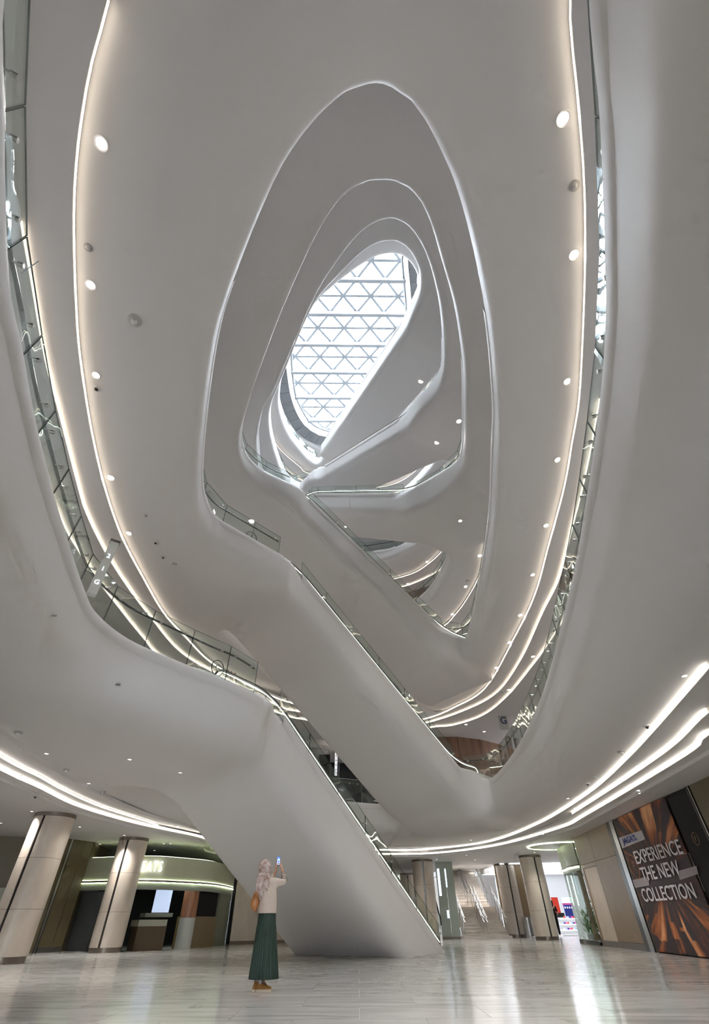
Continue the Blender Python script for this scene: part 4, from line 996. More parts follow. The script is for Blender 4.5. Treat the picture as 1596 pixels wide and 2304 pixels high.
# back walls
wf = empty('wall_far', (0, 0, 0), kind='structure')
sA = kend+Vector((0.16, 0.15, 0)); sB = sA+Vector((4.0, 2.2, 0))
for i in range(3): seg(sA.lerp(sB, i/3+0.002), sA.lerp(sB, (i+1)/3), 0.12, CZ, 'stone_panel', STONE, wf)
seg(sA, sB, 0, 0.12, 'skirting', BRONZE, wf)
pe = Vector((sB.x+0.1, sB.y-0.5, 0)); seg(pe, pe+Vector((0.12, 0, 0)), 0, CZ, 'post', STEEL, wf); seg(pe+Vector((0.14, 0, 0)), pe+Vector((3.2, 1.6, 0)), 0, CZ, 'panel', mat('umber_panel', (0.13, 0.09, 0.075), 0.4), wf)
MB().box(-26, 3.2, 47, 47.4, 0, CZ).build('backing', STONE, wf)
GX_ = 'added fill downlights over the shop fronts'  # extra downlights added to brighten columns and banner, at invented spots
for i, (x, y) in enumerate([(-13.5, 15), (-13, 19.5), (-8.6, 17.8), (-6.9, 20.6), (-5.2, 24.0), (8.3, 24.5), (7.9, 19.2), (7.4, 13.2), (6.2, 32), (9.8, 31), (2.8, 32.5), (7.2, 34.6), (12.4, 34), (-2.5, 34), (-12, 10), (8.6, 9)]):
    ok_ = SC.ray_cast(bpy.context.evaluated_depsgraph_get(), Vector((x, y, 1.0)), Vector((0, 0, 1)))
    R = empty('downlight', (x, y, ok_[1].z if ok_[0] and ok_[1].z < 4.2 else CZ), ['small ceiling downlight at far left before the pale green wall', 'small ceiling downlight behind the leftmost column', 'small ceiling downlight between the two left columns, nearer', 'small ceiling downlight in front of the food sign, left', 'small ceiling downlight in front of the food sign, right',
        'small ceiling downlight before the display window', 'small ceiling downlight before the tan panels', 'small ceiling downlight before the banner', 'small ceiling downlight before the stairs, left', 'small ceiling downlight left of the biggest right column', 'small ceiling downlight before the middle column',
        'small ceiling downlight just before the stair foot', 'small ceiling downlight at the entrance of the bright shop', 'small ceiling downlight hidden behind the lowest flight', 'small ceiling downlight at the left edge', 'small ceiling downlight at the right edge'][i], 'lamp', GX_)
    MB().lathe([(0.05, -0.01), (0.058, 0.0), (0.05, 0.02), (0.04, 0.02)], n=16, cap=False).build('bezel', WHITE, R, True)
    MB().lathe([(0.001, -0.003), (0.04, -0.003), (0.04, 0.015)], n=16).build('lens', LAMP, R)
    ld = bpy.data.lights.new('lamp', 'SPOT'); ld.energy = 120; ld.spot_size = math.radians(125); ld.spot_blend = 0.8; ld.color = (1.0, 0.965, 0.92); ld.shadow_soft_size = 0.14
    lo = bpy.data.objects.new('lamp', ld); COL.objects.link(lo); lo.parent = R; lo.location = (0, 0, -0.05)
# ---------------------------------------------------------------- stairs, lift, far escalator
STEP = mat('pale_stone_step', (0.66, 0.60, 0.54), 0.45, noise=0.1, nscale=2)
SD = 36.0
xl, xr = atd(1053, 2112, SD).x, atd(1144, 2112, SD).x
ST_ = empty('staircase', (0, 0, 0), 'broad pale stone staircase rising away behind the columns, with steel handrails', 'stairs')
RI, TR, N1 = 0.16, 0.30, 9
y = SD; z = 0; pos = []
for i in range(24):
    z += RI; d = 1.5 if i == N1-1 else TR
    so_ = MB().box(xl-0.25, xr+0.1, y+0.03, y+d+0.05, z-RI if i else 0.0, z-0.03); so_.box(xl-0.25, xr+0.1, y, y+d+0.03, z-0.03, z); so_.build('step', STEP, ST_); pos.append((y, z)); y += d
MB().box(xl-0.4, xr+0.25, SD-0.1, SD+0.02, 0, 0.12).build('curb', STEP, ST_)
def hrail(x, i0, i1, name='handrail'):
    y0, z0 = pos[i0]; y1, z1 = pos[i1]; m = MB()
    for h in (0.95, 0.75): m.tube([(x, y0-0.5, z0+h-0.22), (x, y0-0.2, z0+h-0.16), (x, y1, z1+h), (x, y1+0.3, z1+h)], 0.03, 6)
    m.build(name, STEEL, ST_, True)
    for j in range(i0, i1+1, 2):
        yy, zz_ = pos[j]; MB().tube([(x, yy+0.1, zz_), (x, yy+0.1, zz_+0.95)], 0.02, 6).build('post', STEEL, ST_, True)
for x in (xl-0.1, (xl+xr)/2-0.15, (xl+xr)/2+0.05, xr): hrail(x, 0, N1-1); hrail(x, N1, 22)
for yy_ in (39.0, 43.5, 48.0):  # unseen area lights added to brighten the dark stairs
    ld = bpy.data.lights.new('stair_fill', 'AREA'); ld.size = 1.6; ld.energy = 70; ld.color = (1, 0.97, 0.93); lo = bpy.data.objects.new('stair_fill', ld); COL.objects.link(lo); lo.location = ((xl+xr)/2, yy_, CZ-0.1 if yy_ < 42 else 6.9); lo.parent = ST_
GREENG = glassmat('green_glass', (0.93, 0.965, 0.945), 1.0)
LF = empty('lift_shaft', (0, 0, 0), 'pale green glass enclosure left of the staircase', 'enclosure')
x0, x1 = atd(997, 2114, 35.8).x, xl-0.42
PGREEN = mat('pale_green_panel', (0.36, 0.41, 0.35), 0.25)
MB().box(x0, x0+(x1-x0)*0.52, 35.8, 35.86, 0.1, CZ+0.4).build('panel', PGREEN, LF); MB().box(x0+(x1-x0)*0.53, x1, 35.8, 35.86, 0.1, CZ+0.4).build('panel', PGREEN, LF)
MB().box(x0, x1, 35.75, 35.9, 0, 0.1).build('base', BRONZE, LF)
for i, (f0, f1, z0, z1) in enumerate(((0.06, 0.2, 1.9, 3.2), (0.5, 0.58, 2.3, 3.2), (0.38, 0.5, 0.9, 1.25))):
    MB().box(x0+(x1-x0)*f0, x0+(x1-x0)*f1, 35.77, 35.79, z0, z1).build('light_panel', emit('lift_light%d' % i, (0.75, 0.85, 1), 1.0), LF)
EF = empty('far_escalator', (0, 0, 0), 'narrow far escalator seen between the beige column and the green glass', 'escalator')
xe0, xe1 = atd(972, 2116, 35).x, atd(995, 2116, 35).x
m = MB()
for i in range(22): m.box(xe0+0.1, xe1-0.1, 35.0+i*0.3, 35.32+i*0.3, 0, 0.1+i*0.19)
tag(m.build('steps', mat('grey_steps', (0.3, 0.32, 0.3), 0.5), EF), kind='stuff')
for x, nm in ((xe0+0.05, 'balustrade'), (xe1-0.05, 'balustrade')):
    MB().hexa((x, 34.6, 0.1), (x, 42, 4.7), (x, 42, 5.6), (x, 34.6, 1.0), (0.03, 0, 0)).build(nm, GREENG, EF)
    MB().tube([(x+.01, 34.4, 0.6), (x+.01, 34.45, 0.95), (x+.01, 34.8, 1.08), (x+.01, 42, 5.7)], 0.04, 6).build('handrail', DARK, EF, True)
MB().box(xe0, xe0+0.25, 34.3, 34.9, 0, 0.7).build('newel_base', BLACK, EF)
MB().box(xr+0.35, xr+2.6, 37.8, 38.0, 0.0, CZ+0.6).build('panel', TAN, wf)
MB().box(3.2, 30, 58, 58.4, 0, 7).build('backing', WHITE, wf)
tag(MB().box(-2, 26, 49.8, 58.4, 7.0, 7.2).build('ceiling', WHITE), kind='structure')
for x_ in (-2.2, 26): MB().box(x_, x_+0.2, 49.8, 58.4, 0, 7.2).build('backing', WHITE, wf)
MB().box(-26, 26.2, 49.7, 50.0, CZ+0.02, 7.2).build('backing', WHITE, wf)
for sx_ in (xl-0.5, xr+0.3): MB().box(sx_, sx_+0.12, 39.5, 50, CZ-0.3, 6.8).build('backing', WHITE, wf)
# ---------------------------------------------------------------- bright shop behind the right columns
SHP = empty('shop', (0, 0, 0), 'brightly lit open shop behind the right columns with lines of ceiling lights', 'shop')
sx0, sx1, sy0, sy1 = xr+1.3, 26, 37.5, 50
SWH = mat('shop_white', (0.72, 0.73, 0.76), 0.5)
MB().box(xr+2.6, sx1, 47.5, 47.8, 0, CZ).build('back_wall', SWH, SHP)
LSH = emit('shop_light', (0.9, 0.95, 1.0), 4.0)
for i in range(9):
    yy = 37.2+i*1.15; MB().box(xr+0.6, 22, yy, yy+0.09, CZ-0.06, CZ-0.02).build('light_line', LSH, SHP)
def shopbox(name, pa, pb, d, m, dep=0.1):
    """a panel spanned by two pixels at distance d"""
    a, b_ = atd(*pa, d), atd(*pb, d); return MB().box(min(a.x, b_.x), max(a.x, b_.x), d, d+dep, max(0, min(a.z, b_.z)), max(a.z, b_.z)).build(name, m, SHP)
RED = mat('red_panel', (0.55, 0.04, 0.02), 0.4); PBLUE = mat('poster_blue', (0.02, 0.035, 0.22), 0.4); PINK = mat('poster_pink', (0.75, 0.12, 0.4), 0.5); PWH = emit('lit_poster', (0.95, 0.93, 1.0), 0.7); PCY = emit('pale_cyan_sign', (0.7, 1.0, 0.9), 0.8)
shopbox('red_sign', (1240, 2019), (1263, 2054), 41, RED); shopbox('dark_band', (1243, 2054), (1272, 2064), 41, BLACK)
shopbox('header', (1264, 2019), (1290, 2032), 42, PCY); shopbox('magenta_band', (1266, 2032), (1290, 2040), 41.8, PINK)
shopbox('blue_poster', (1268, 2036), (1292, 2062), 41.7, PBLUE)
for i in range(4): shopbox('poster_window', (1271+i*5, 2040), (1274+i*5, 2044), 41.6, PWH, 0.05)
shopbox('poster_frame', (1170, 2022), (1186, 2062), 41, BLACK); shopbox('lit_poster', (1172, 2024), (1184, 2060), 40.95, PWH, 0.04)
for i in range(5): shopbox('poster_mark', (1174, 2028+i*6), (1181-(i % 2)*2, 2032+i*6), 40.9, PINK, 0.03)
shopbox('display_counter', (1178, 2080), (1200, 2112), 38.6, SWH, 0.9)
for i in range(3):
    shopbox('shelf', (1268, 2066+i*13), (1300, 2068+i*13), 40, PWH, 0.8)
    for j in range(7):
        c = [RED, PBLUE, SWH, PINK, mat('pale_blue%d%d' % (i, j), (0.3+0.1*(j % 3), 0.5, 0.75), 0.4)][(i+2*j) % 5]
        shopbox('product', (1270+j*4.2, 2061+i*13+(j % 2)), (1273+j*4.2, 2066+i*13), 40.2, c, 0.2)
for j in range(4): shopbox('product', (1181+j*4.5, 2072+(j % 2)*2), (1184+j*4.5, 2080), 38.8, [PBLUE, SWH, BLACK, RED][j], 0.2)
shopbox('plinth', (1268, 2104), (1304, 2112), 39.6, SWH, 1.0)
for x in (8.0, 12.0, 16.0):
    for y_ in (39.5, 44.0):
        ld = bpy.data.lights.new('shop_lamp', 'AREA'); ld.shape = 'RECTANGLE'; ld.size = 3; ld.size_y = 3; ld.energy = 45; ld.color = (0.9, 0.95, 1)
        lo = bpy.data.objects.new('shop_lamp', ld); COL.objects.link(lo); lo.location = (x+2, y_, CZ-0.08); lo.parent = SHP
# ---------------------------------------------------------------- display case with curved glass
DC = empty('display_case', (0, 0, 0), 'corner display window of curved glass with flowers inside under a lit pale canopy', 'display case')
yw0 = ypl[0]+0.15
c0_ = on_plan((1312, 2118), (1250, 1884)); w0_ = Vector((WX(yw0)-0.02, yw0, 0))
cpts = catmull([w0_, w0_.lerp(c0_, 0.5)+Vector((-0.12, 0, 0)), c0_+Vector((-0.02, -0.3, 0)), c0_+Vector((0.12, 0.5, 0)), c0_+Vector((1.2, 1.3, 0)), c0_+Vector((2.8, 1.6, 0))], 6, False)
cpts = [c for c in cpts]; n = len(cpts)
def cstrip(name, z0, z1, d, m, th=0.03, i0=0, i1=None):
    P0 = offset(cpts, d, False)[i0:i1]; P1 = offset(cpts, d+th, False)[i0:i1]; k_ = len(P0)
    V = [Vector((p.x, p.y, z)) for z in (z0, z1) for p in P0]+[Vector((p.x, p.y, z)) for z in (z0, z1) for p in P1]
    Fc = [f_ for i in range(k_-1) for f_ in ((i, i+1, k_+i+1, k_+i), (2*k_+i+1, 2*k_+i, 3*k_+i, 3*k_+i+1), (i+1, i, 2*k_+i, 2*k_+i+1), (k_+i, k_+i+1, 3*k_+i+1, 3*k_+i))]
    return obj(name, V, Fc, m, DC, True)
PALEG = mat('pale_sage', (0.58, 0.62, 0.50), 0.35)
cstrip('canopy', 2.62, 3.4, -0.02, PALEG, 0.05); cstrip('light_strip', 2.50, 2.56, -0.03, LEDG, 0.04); cstrip('canopy_lip', 2.40, 2.50, -0.0, mat('grey_green_lip', (0.3, 0.32, 0.27), 0.4), 0.06); cstrip('gold_line', 2.57, 2.61, -0.05, BRONZE, 0.05)
for a in range(0, n-1, 5): cstrip('glass_panel', 0.13, 2.4, 0.0, GREENG, 0.015, a, min(a+6, n))
cstrip('plinth', 0.0, 0.13, -0.03, mat('dark_green_base', (0.06, 0.065, 0.05), 0.3), 0.1)
MB().prism([(p.x, p.y) for p in cpts]+[(cpts[-1].x, cpts[0].y)], 0.10, 0.15).build('platform', SWH, DC)
MB().prism([(p.x, p.y) for p in cpts]+[(cpts[-1].x, cpts[0].y)], 2.5, 2.56).build('ceiling_panel', WHITE, DC)
pm = cpts[2]; MB().box(pm.x+0.05, pm.x+0.22, pm.y+0.1, pm.y+0.25, 0, 2.6).build('post', TAN, DC)
for i, (fz, fx) in enumerate(((0.75, 0.9), (1.3, 1.0), (1.75, 1.1))): MB().box(cpts[4].x+0.6, cpts[4].x+1.6, cpts[4].y+0.6, cpts[4].y+1.2, fz, fz+0.04).build('shelf', PWH, DC)
CNP = empty('ceiling_canopy', (0, 0, 0), 'pale green lit disc recess in the ceiling left of the display window', 'ceiling light')
pp = at(1268, 1888, CZ); MB().lathe([(0.001, 0), (1.5, 0.0), (1.5, 0.04)], (pp.x+0.6, pp.y+2.4, CZ-0.03), 40).build('disc', PALEG, CNP); MB().lathe([(1.5, -0.02), (1.56, -0.02), (1.56, 0.04)], (pp.x+0.6, pp.y+2.4, CZ-0.03), 40, False).build('rim', LEDG, CNP)
# flowers
LEAF = [mat('leaf%d' % i, c, 0.5) for i, c in enumerate(((0.05, 0.16, 0.03), (0.12, 0.26, 0.05), (0.22, 0.33, 0.09)))]; PETAL = [mat('petal0', (0.75, 0.45, 0.38), 0.5), mat('petal1', (0.8, 0.75, 0.6), 0.5)]
def leaf_shape(mb, p, d, L, w):
    d = d.normalized(); s_ = d.cross(Vector((0, 0, 1)));  s_ = s_.normalized() if s_.length > .1 else Vector((1, 0, 0)); u = s_.cross(d)
    mb.add([p, p+d*L*0.4+s_*w+u*w*0.3, p+d*L, p+d*L*0.4-s_*w+u*w*0.3, p+d*L*0.5], [(0, 1, 4), (1, 2, 4), (4, 2, 3), (0, 4, 3)])
for i in range(6):
    c = cpts[1].lerp(cpts[12], i/5)+Vector((0.32, 0.0, 0.15)); hgt_ = [0.75, 1.25, 0.7, 1.0, 0.6, 0.9][i]
    FP = empty('flower_arrangement', c, ['low flower arrangement nearest the brown wall behind curved glass', 'tall leafy arrangement second from the brown wall', 'third flower arrangement behind the curved glass',
        'fourth flower arrangement behind the curved glass', 'fifth flower arrangement behind the curved glass', 'leafy arrangement at the left end of the curved glass'][i], 'plant', 'flowers in the display window')
    MB().lathe([(0.09, 0), (0.12, 0.1), (0.10, 0.18)], n=16).build('pot', SWH, FP, True)
    for li in range(3):
        mb = MB()
        for _ in range(26):
            t = random.random(); a = random.random()*6.28; r_ = (0.08+0.16*random.random()); p = Vector((r_*math.cos(a), r_*math.sin(a), 0.15+t*(hgt_-0.2)))
            leaf_shape(mb, p, Vector((math.cos(a), math.sin(a), 0.6+random.random())), 0.16+0.1*random.random(), 0.03)
        tag(mb.build('foliage', LEAF[li], FP), kind='stuff')
    for k_ in range(3):
        a = random.random()*6.28; mb = MB(); cc = Vector((0.17*math.cos(a), 0.17*math.sin(a), 0.25+hgt_*0.45*random.random()))
        for q_ in range(6): leaf_shape(mb, cc, Vector((math.cos(q_), math.sin(q_), 0.5)), 0.06, 0.025)
        mb.build('flower', PETAL[k_ % 2], FP)
# ---------------------------------------------------------------- upper galleries: shop fronts behind the railings
def gallery(z0, z1, path, m, name, label, n_=9, cat='shop front', pm_=None):
    G = empty(name, (0, 0, 0), label, cat); pts = resample(catmull(path, 6, False), 1.6)
    for i in range(len(pts)-1):
        a, b_ = pts[i].lerp(pts[i+1], 0.006), pts[i+1].lerp(pts[i], 0.006); seg(a, b_, z0, z1, 'panel', m, G, 0.06, -1)
    return G
pa = at(970, 1654, 9.1); pb_ = at(1111, 1667, 9.1)
gallery(5.2, 9.12, [Vector((pa.x-1.2, pa.y+1.0, 0)), Vector((pa.x, pa.y, 0)), Vector(((pa.x+pb_.x)/2, (pa.y+pb_.y)/2-0.5, 0)), Vector((pb_.x, pb_.y, 0)), Vector((pb_.x+2.5, pb_.y+2.5, 0))], WOOD, 'wood_wall', 'curved brown wood wall on the first gallery, seen behind the railing corner', cat='wall')
pa = at(905, 1338, 19.2); pb_ = at(975, 1316, 19.2)
gallery(15.6, 19.3, [Vector((pa.x-3, pa.y+1, 0)), Vector((pa.x, pa.y, 0)), Vector((pb_.x, pb_.y, 0)), Vector((pb_.x+3, pb_.y-1, 0))], WOOD, 'wood_wall', 'brown wood wall of an upper gallery in the triangle of cove lines', cat='wall')
gallery(5.2, 9.1, [Vector((-13, 22, 0)), Vector((-11.5, 28, 0)), Vector((-7, 32.5, 0)), Vector((-1, 35, 0)), Vector((3.4, 34.6, 0))], DGLASS, 'dark_shop_front', 'dark glazed shop front on the first gallery between the two lowest flights')
gallery(5.2, 9.1, [Vector((-10.5, 8, 0)), Vector((-11.8, 13, 0)), Vector((-13, 21.5, 0))], DGLASS, 'dark_shop_front', 'dark glazed shop front on the first gallery at the left behind the railing')
gallery(20.8, 24.5, [Vector((-6, 29, 0)), Vector((0, 31, 0)), Vector((7, 29, 0))], DGLASS, 'dark_shop_front', 'dark sliver of shop front on the third gallery under the crossing flight')
gallery(5.2, 9.1, [Vector((12.5, 8, 0)), Vector((13.2, 15, 0)), Vector((12.8, 22, 0)), Vector((11.4, 27, 0))], WHITE, 'pale_shop_front', 'pale wall of the first gallery behind the right railing', cat='wall')
# round lift drum on the first gallery
LD = empty('lift_drum', (0, 0, 0), 'rounded grey lift with black door seen between the two lowest flights', 'lift')
c = atd(718, 1690, 30.5); MB().lathe([(1.3, 0), (1.3, 3.9)], (c.x-0.6, 30.8, 5.2), 40).build('drum', mat('grey_metallic', (0.34, 0.35, 0.37), 0.3, 0.4), LD, True)
MB().lathe([(1.34, 3.4), (1.5, 3.55), (1.5, 3.9)], (c.x-0.6, 30.8, 5.2), 40).build('cornice', PLASTER, LD, True)
MB().box(c.x+0.1, c.x+0.75, 29.55, 29.75, 5.2, 8.2).build('door', BLACK, LD)
# signs
def post_between(pb2, pt, zb, wdt, label, m, txt=None, n_letters=3):
    p = at(*pb2, zb); r = ray(*pt); t = math.hypot(p.x, p.y)/math.hypot(r[0], r[1]); zt = CAM_H+r[2]*t
    R = empty('sign_post', (p.x, p.y, zb), label, 'sign'); a = math.atan2(p.y, p.x)
    MB().box(-wdt/2, wdt/2, -0.06, 0.06, 0, zt-zb).build('board', m, R); MB().box(-wdt/2-0.01, wdt/2+0.01, -0.07, 0.07, zt-zb, zt-zb+0.04).build('cap', BRONZE, R)
    R.rotation_euler = (0, 0, a-PI/2)
    for i in range(n_letters):
        t_ = text('letter', (txt or 'GIO')[i % len(txt or 'GIO')], wdt*0.8, emit('sign_letter%s%d' % (label[:4], i), (0.9, 0.95, 1.0), 1.2), R)
        t_.rotation_euler = (PI/2, 0, 0); t_.location = (0, -0.066, (zt-zb)*(0.2+0.25*i))
    return R
SGM = mat('sign_white_box', (0.68, 0.70, 0.68), 0.35)
post_between((205, 1338), (257, 1222), 5.35, 0.17, 'white lettered sign column behind the left railing, tilted in the view', SGM, 'G12', 3)
pz = atd(756, 1745, 27.0); pz2 = atd(758, 1690, 27.0)
R = empty('sign_post', pz, 'slim white hanging sign between the two lowest flights', 'sign'); MB().box(-0.07, 0.07, -0.04, 0.04, 0, pz2.z-pz.z).build('board', emit('slim_sign', (0.92, 0.93, 0.97), 0.55), R)
for i in range(4): MB().tube([(0.0, -0.045, 0.25+i*0.22), (0.0, -0.05, 0.30+i*0.22)], 0.03, 8).build('symbol', mat('symbol_grey%d' % i, (0.3, 0.3, 0.35), 0.5), R)
pz = atd(1137, 1642, 25.5); pz2 = atd(1135, 1610, 25.5)
R = empty('sign_post', pz, 'white rounded sign box with a G behind the right end of the railing', 'sign')
MB().box(-0.22, 0.22, -0.06, 0.06, 0, pz2.z-pz.z).build('board', SGM, R); t_ = text('letter', 'G', 0.5, PBLUE, R); t_.rotation_euler = (PI/2, 0, 0); t_.location = (0, -0.07, (pz2.z-pz.z)*0.6)
# pictograms on the glass
def glass_mark(pxl, zb, s, size, label, nm='glass_sign', m=None, ring=False, flip=False, rot=0.0, extra=True, grp=None):
    p = at(*pxl, zb); R = empty(nm, p, label, 'sign', grp); a = math.atan2(p.y-9, p.x); R.rotation_euler = (0, 0, a-PI/2)
    t_ = text('letter', s, size, m or BLACK, R, ext=0.003); t_.rotation_euler = (PI/2, rot, 0)
    if flip: t_.scale = (-1, 1, 1)
    if ring: MB().tube([Vector((size*0.85*math.cos(2*PI*i/28), 0, size*0.85*math.sin(2*PI*i/28))) for i in range(28)], 0.014, 6, closed=True).build('ring', m or BLACK, R)
    return R
TEAL = mat('dark_teal_print', (0.03, 0.07, 0.07), 0.4)
g = glass_mark((490, 1503), 5.85, 'G', 0.24, 'round letter mark on the glass at the head of the lowest flight', ring=True, m=TEAL)
for i in range(3):
    for j in range(2):
        mb = MB().tube([Vector((0.04*math.cos(2*PI*q_/14), 0, 0.04*math.sin(2*PI*q_/14))) for q_ in range(14)], 0.005, 4, closed=True)
        o = mb.build('pictogram', mat('print_red%d%d' % (i, j), (0.25, 0.05, 0.04), 0.5), g); o.location = (0.36+i*0.13, 0, 0.04-j*0.13)
        o = MB().tube([(0, 0, -0.02), (0, 0, 0.02)], 0.012, 6).build('pictogram', TEAL, g); o.location = (0.36+i*0.13, 0, 0.04-j*0.13)
glass_mark((566, 1208), 11.25, '1', 0.26, 'round number mark on the glass at the head of the second flight', ring=True, m=TEAL)
LBLUE = mat('pale_blue_print', (0.45, 0.62, 0.70), 0.4)
glass_mark((69, 600), 5.9, 'G', 0.30, 'pale blue letter G on the left railing glass', m=LBLUE)
ld = bpy.data.lights.new('case_fill', 'AREA'); ld.size = 0.6; ld.energy = 45; ld.color = (1, 0.98, 0.92); lo = bpy.data.objects.new('case_fill', ld); COL.objects.link(lo); lo.location = (c0_.x+0.9, c0_.y-0.3, 2.45); lo.parent = DC  # small unseen light added to brighten the display case
# ================================================================ the woman
def skin(name, pts, edges, m, parent, sub=2, root=0, smooth=True):
    """grow one continuous skin over a skeleton: pts = [(x, y, z, radius or (rx, ry))]"""
    me = bpy.data.meshes.new(name); me.from_pydata([p[:3] for p in pts], edges, []); o = bpy.data.objects.new('t', me); COL.objects.link(o)
    md = o.modifiers.new('s', 'SKIN'); md.use_smooth_shade = True
    for i, p in enumerate(pts):
        r = p[3]; me.skin_vertices[0].data[i].radius = r if isinstance(r, tuple) else (r, r)
        me.skin_vertices[0].data[i].use_root = (i == root)
    sb = o.modifiers.new('b', 'SUBSURF'); sb.levels = sub; sb.render_levels = sub
    bpy.context.view_layer.update()
    nm = bpy.data.meshes.new_from_object(o.evaluated_get(bpy.context.evaluated_depsgraph_get())); bpy.data.objects.remove(o)
    nm.materials.clear(); nm.materials.append(m)
    for p in nm.polygons: p.use_smooth = True
    r = bpy.data.objects.new(name, nm); COL.objects.link(r); r.parent = parent; return r
def chain(a, n0, k): return [(n0+i, n0+i+1) for i in range(k-1)]
SKIN = mat('skin', (0.52, 0.30, 0.20), 0.5); CREAMK = mat('cream_knit', (0.66, 0.55, 0.47), 0.85, noise=0.04, nscale=30, bump=0.15, bscale=300)
GREENS = mat('dark_green_pleats', (0.012, 0.034, 0.024), 0.6, noise=0.3, nscale=6, stretch=(8, 8, 0.4)); MUST = mat('mustard_suede', (0.34, 0.15, 0.035), 0.75, noise=0.12, nscale=20)
SOLE = mat('cream_sole', (0.62, 0.52, 0.40), 0.7); BROWN = mat('tan_leather', (0.36, 0.14, 0.035), 0.4, noise=0.1, nscale=8)
SCARF = mat('floral_scarf', (0.30, 0.17, 0.13), 0.8, nscale=16, col2=(0.66, 0.56, 0.53)); STRIPE = mat('dark_stripe', (0.10, 0.06, 0.05), 0.8)
base = at(590, 2231, 0.0); WB = empty('person', base, 'woman in patterned headscarf, cream top and long dark green skirt photographing with a phone', 'person')
def K_(cx, cz, y=0.0): return Vector(((cx-640)/1115, y, (2150-cz)/1115))     # from the zoomed picture of her
# body: pelvis root, spine, neck, head, both arms, legs
P = []; E2 = []
def addv(v, r): P.append((v[0], v[1], v[2], r)); return len(P)-1
pel = addv((0.055, 0.0, 0.88), (0.095, 0.08)); sp = addv((0.055, 0.01, 1.05), (0.105, 0.085)); ch = addv((0.055, 0.0, 1.24), (0.125, 0.095)); nk0 = addv((0.03, 0.0, 1.385), (0.05, 0.05)); nk = addv((0.01, 0.01, 1.43), (0.048, 0.048))
hd0 = addv((0.005, 0.02, 1.50), (0.068, 0.075)); hd1 = addv((0.01, 0.015, 1.58), (0.075, 0.085)); hd2 = addv((0.01, 0.01, 1.625), (0.045, 0.05))
E2 += [(pel, sp), (sp, ch), (ch, nk0), (nk0, nk), (nk, hd0), (hd0, hd1), (hd1, hd2)]
nose = addv((0.045, 0.125, 1.535), 0.012); E2.append((hd0, nose))
sr = addv((0.175, 0.03, 1.365), 0.052); er = addv((0.335, 0.10, 1.345), 0.040); fr_ = addv((0.33, 0.15, 1.44), 0.034); wr_ = addv((0.292, 0.19, 1.535), 0.024)
E2 += [(ch, sr), (sr, er), (er, fr_), (fr_, wr_)]
sl_ = addv((-0.07, 0.06, 1.36), 0.052); el = addv((0.02, 0.26, 1.33), 0.042); fl_ = addv((0.12, 0.25, 1.44), 0.034); wl_ = addv((0.175, 0.215, 1.535), 0.024)
E2 += [(ch, sl_), (sl_, el), (el, fl_), (fl_, wl_)]
for sx, ax in ((0.0, -0.085), (0.10, 0.01)):
    h = addv((sx, 0.0, 0.82), 0.06); k_ = addv((sx, 0.02, 0.47), 0.055); a_ = addv((ax, 0.0, 0.10), 0.034); t_ = addv((ax+0.05, 0.03, 0.05), 0.03)
    E2 += [(pel, h), (h, k_), (k_, a_), (a_, t_)]
PH = K_(885, 297); PH.y = 0.225
# hands: palm plus four fingers and a thumb curled round the phone
def hand(wi, side):
    w = Vector(P[wi][:3]); ph = PH; palm = addv(w.lerp(ph+Vector((side*0.045, -0.005, -0.055)), 0.6), (0.026, 0.017)); E2.append((wi, palm))
    pv = Vector(P[palm][:3])
    for f in range(4):
        z = ph.z-0.075+f*0.026; ox = side*(0.041-0.002*f)
        a = addv((ph.x+ox, ph.y+0.004, z+0.002), 0.0095); b_ = addv((ph.x+ox*0.93, ph.y+0.022, z+0.008), 0.0085); c = addv((ph.x+ox*(0.35+0.08*f), ph.y+0.026, z+0.012), 0.0075)
        E2.extend([(palm, a), (a, b_), (b_, c)])
    a = addv(pv+Vector((-side*0.012, -0.022, 0.012)), 0.011); b_ = addv((ph.x+side*0.022, ph.y-0.018, ph.z-0.058), 0.010); c = addv((ph.x+side*0.008, ph.y-0.016, ph.z-0.04+(0.012 if side > 0 else 0)), 0.0085)
    E2.extend([(palm, a), (a, b_), (b_, c)])
hand(wr_, 1); hand(wl_, -1)
skin('body', P, E2, SKIN, WB)
for dx in (-0.018, 0.035): MB().lathe([(0.001, -0.011), (0.011, 0), (0.001, 0.011)], (0.03+dx, 0.115-abs(dx)*0.3, 1.56), 10).build('eye', BLACK, WB, True)
# top: loose sweater, one skin with both sleeves, ends at the hips
Q = [(0.055, -0.0, 1.00, (0.15, 0.118)), (0.055, 0.0, 1.14, (0.148, 0.118)), (0.06, 0.0, 1.28, (0.148, 0.118)), (0.045, 0.01, 1.37, (0.10, 0.085)), (0.02, 0.01, 1.405, (0.055, 0.055)),
     (0.185, 0.03, 1.355, 0.070), (0.27, 0.07, 1.345, 0.060), (0.345, 0.10, 1.345, 0.052), (0.338, 0.14, 1.42, 0.043), (0.31, 0.17, 1.49, 0.033),
     (-0.075, 0.06, 1.355, 0.068), (0.01, 0.24, 1.335, 0.054), (0.08, 0.26, 1.40, 0.045), (0.135, 0.235, 1.475, 0.034), (0.058, -0.0, 0.955, (0.162, 0.126))]
skin('sweater', Q, [(14, 0), (0, 1), (1, 2), (2, 3), (3, 4), (2, 5), (5, 6), (6, 7), (7, 8), (8, 9), (2, 10), (10, 11), (11, 12), (12, 13)], CREAMK, WB, root=1)
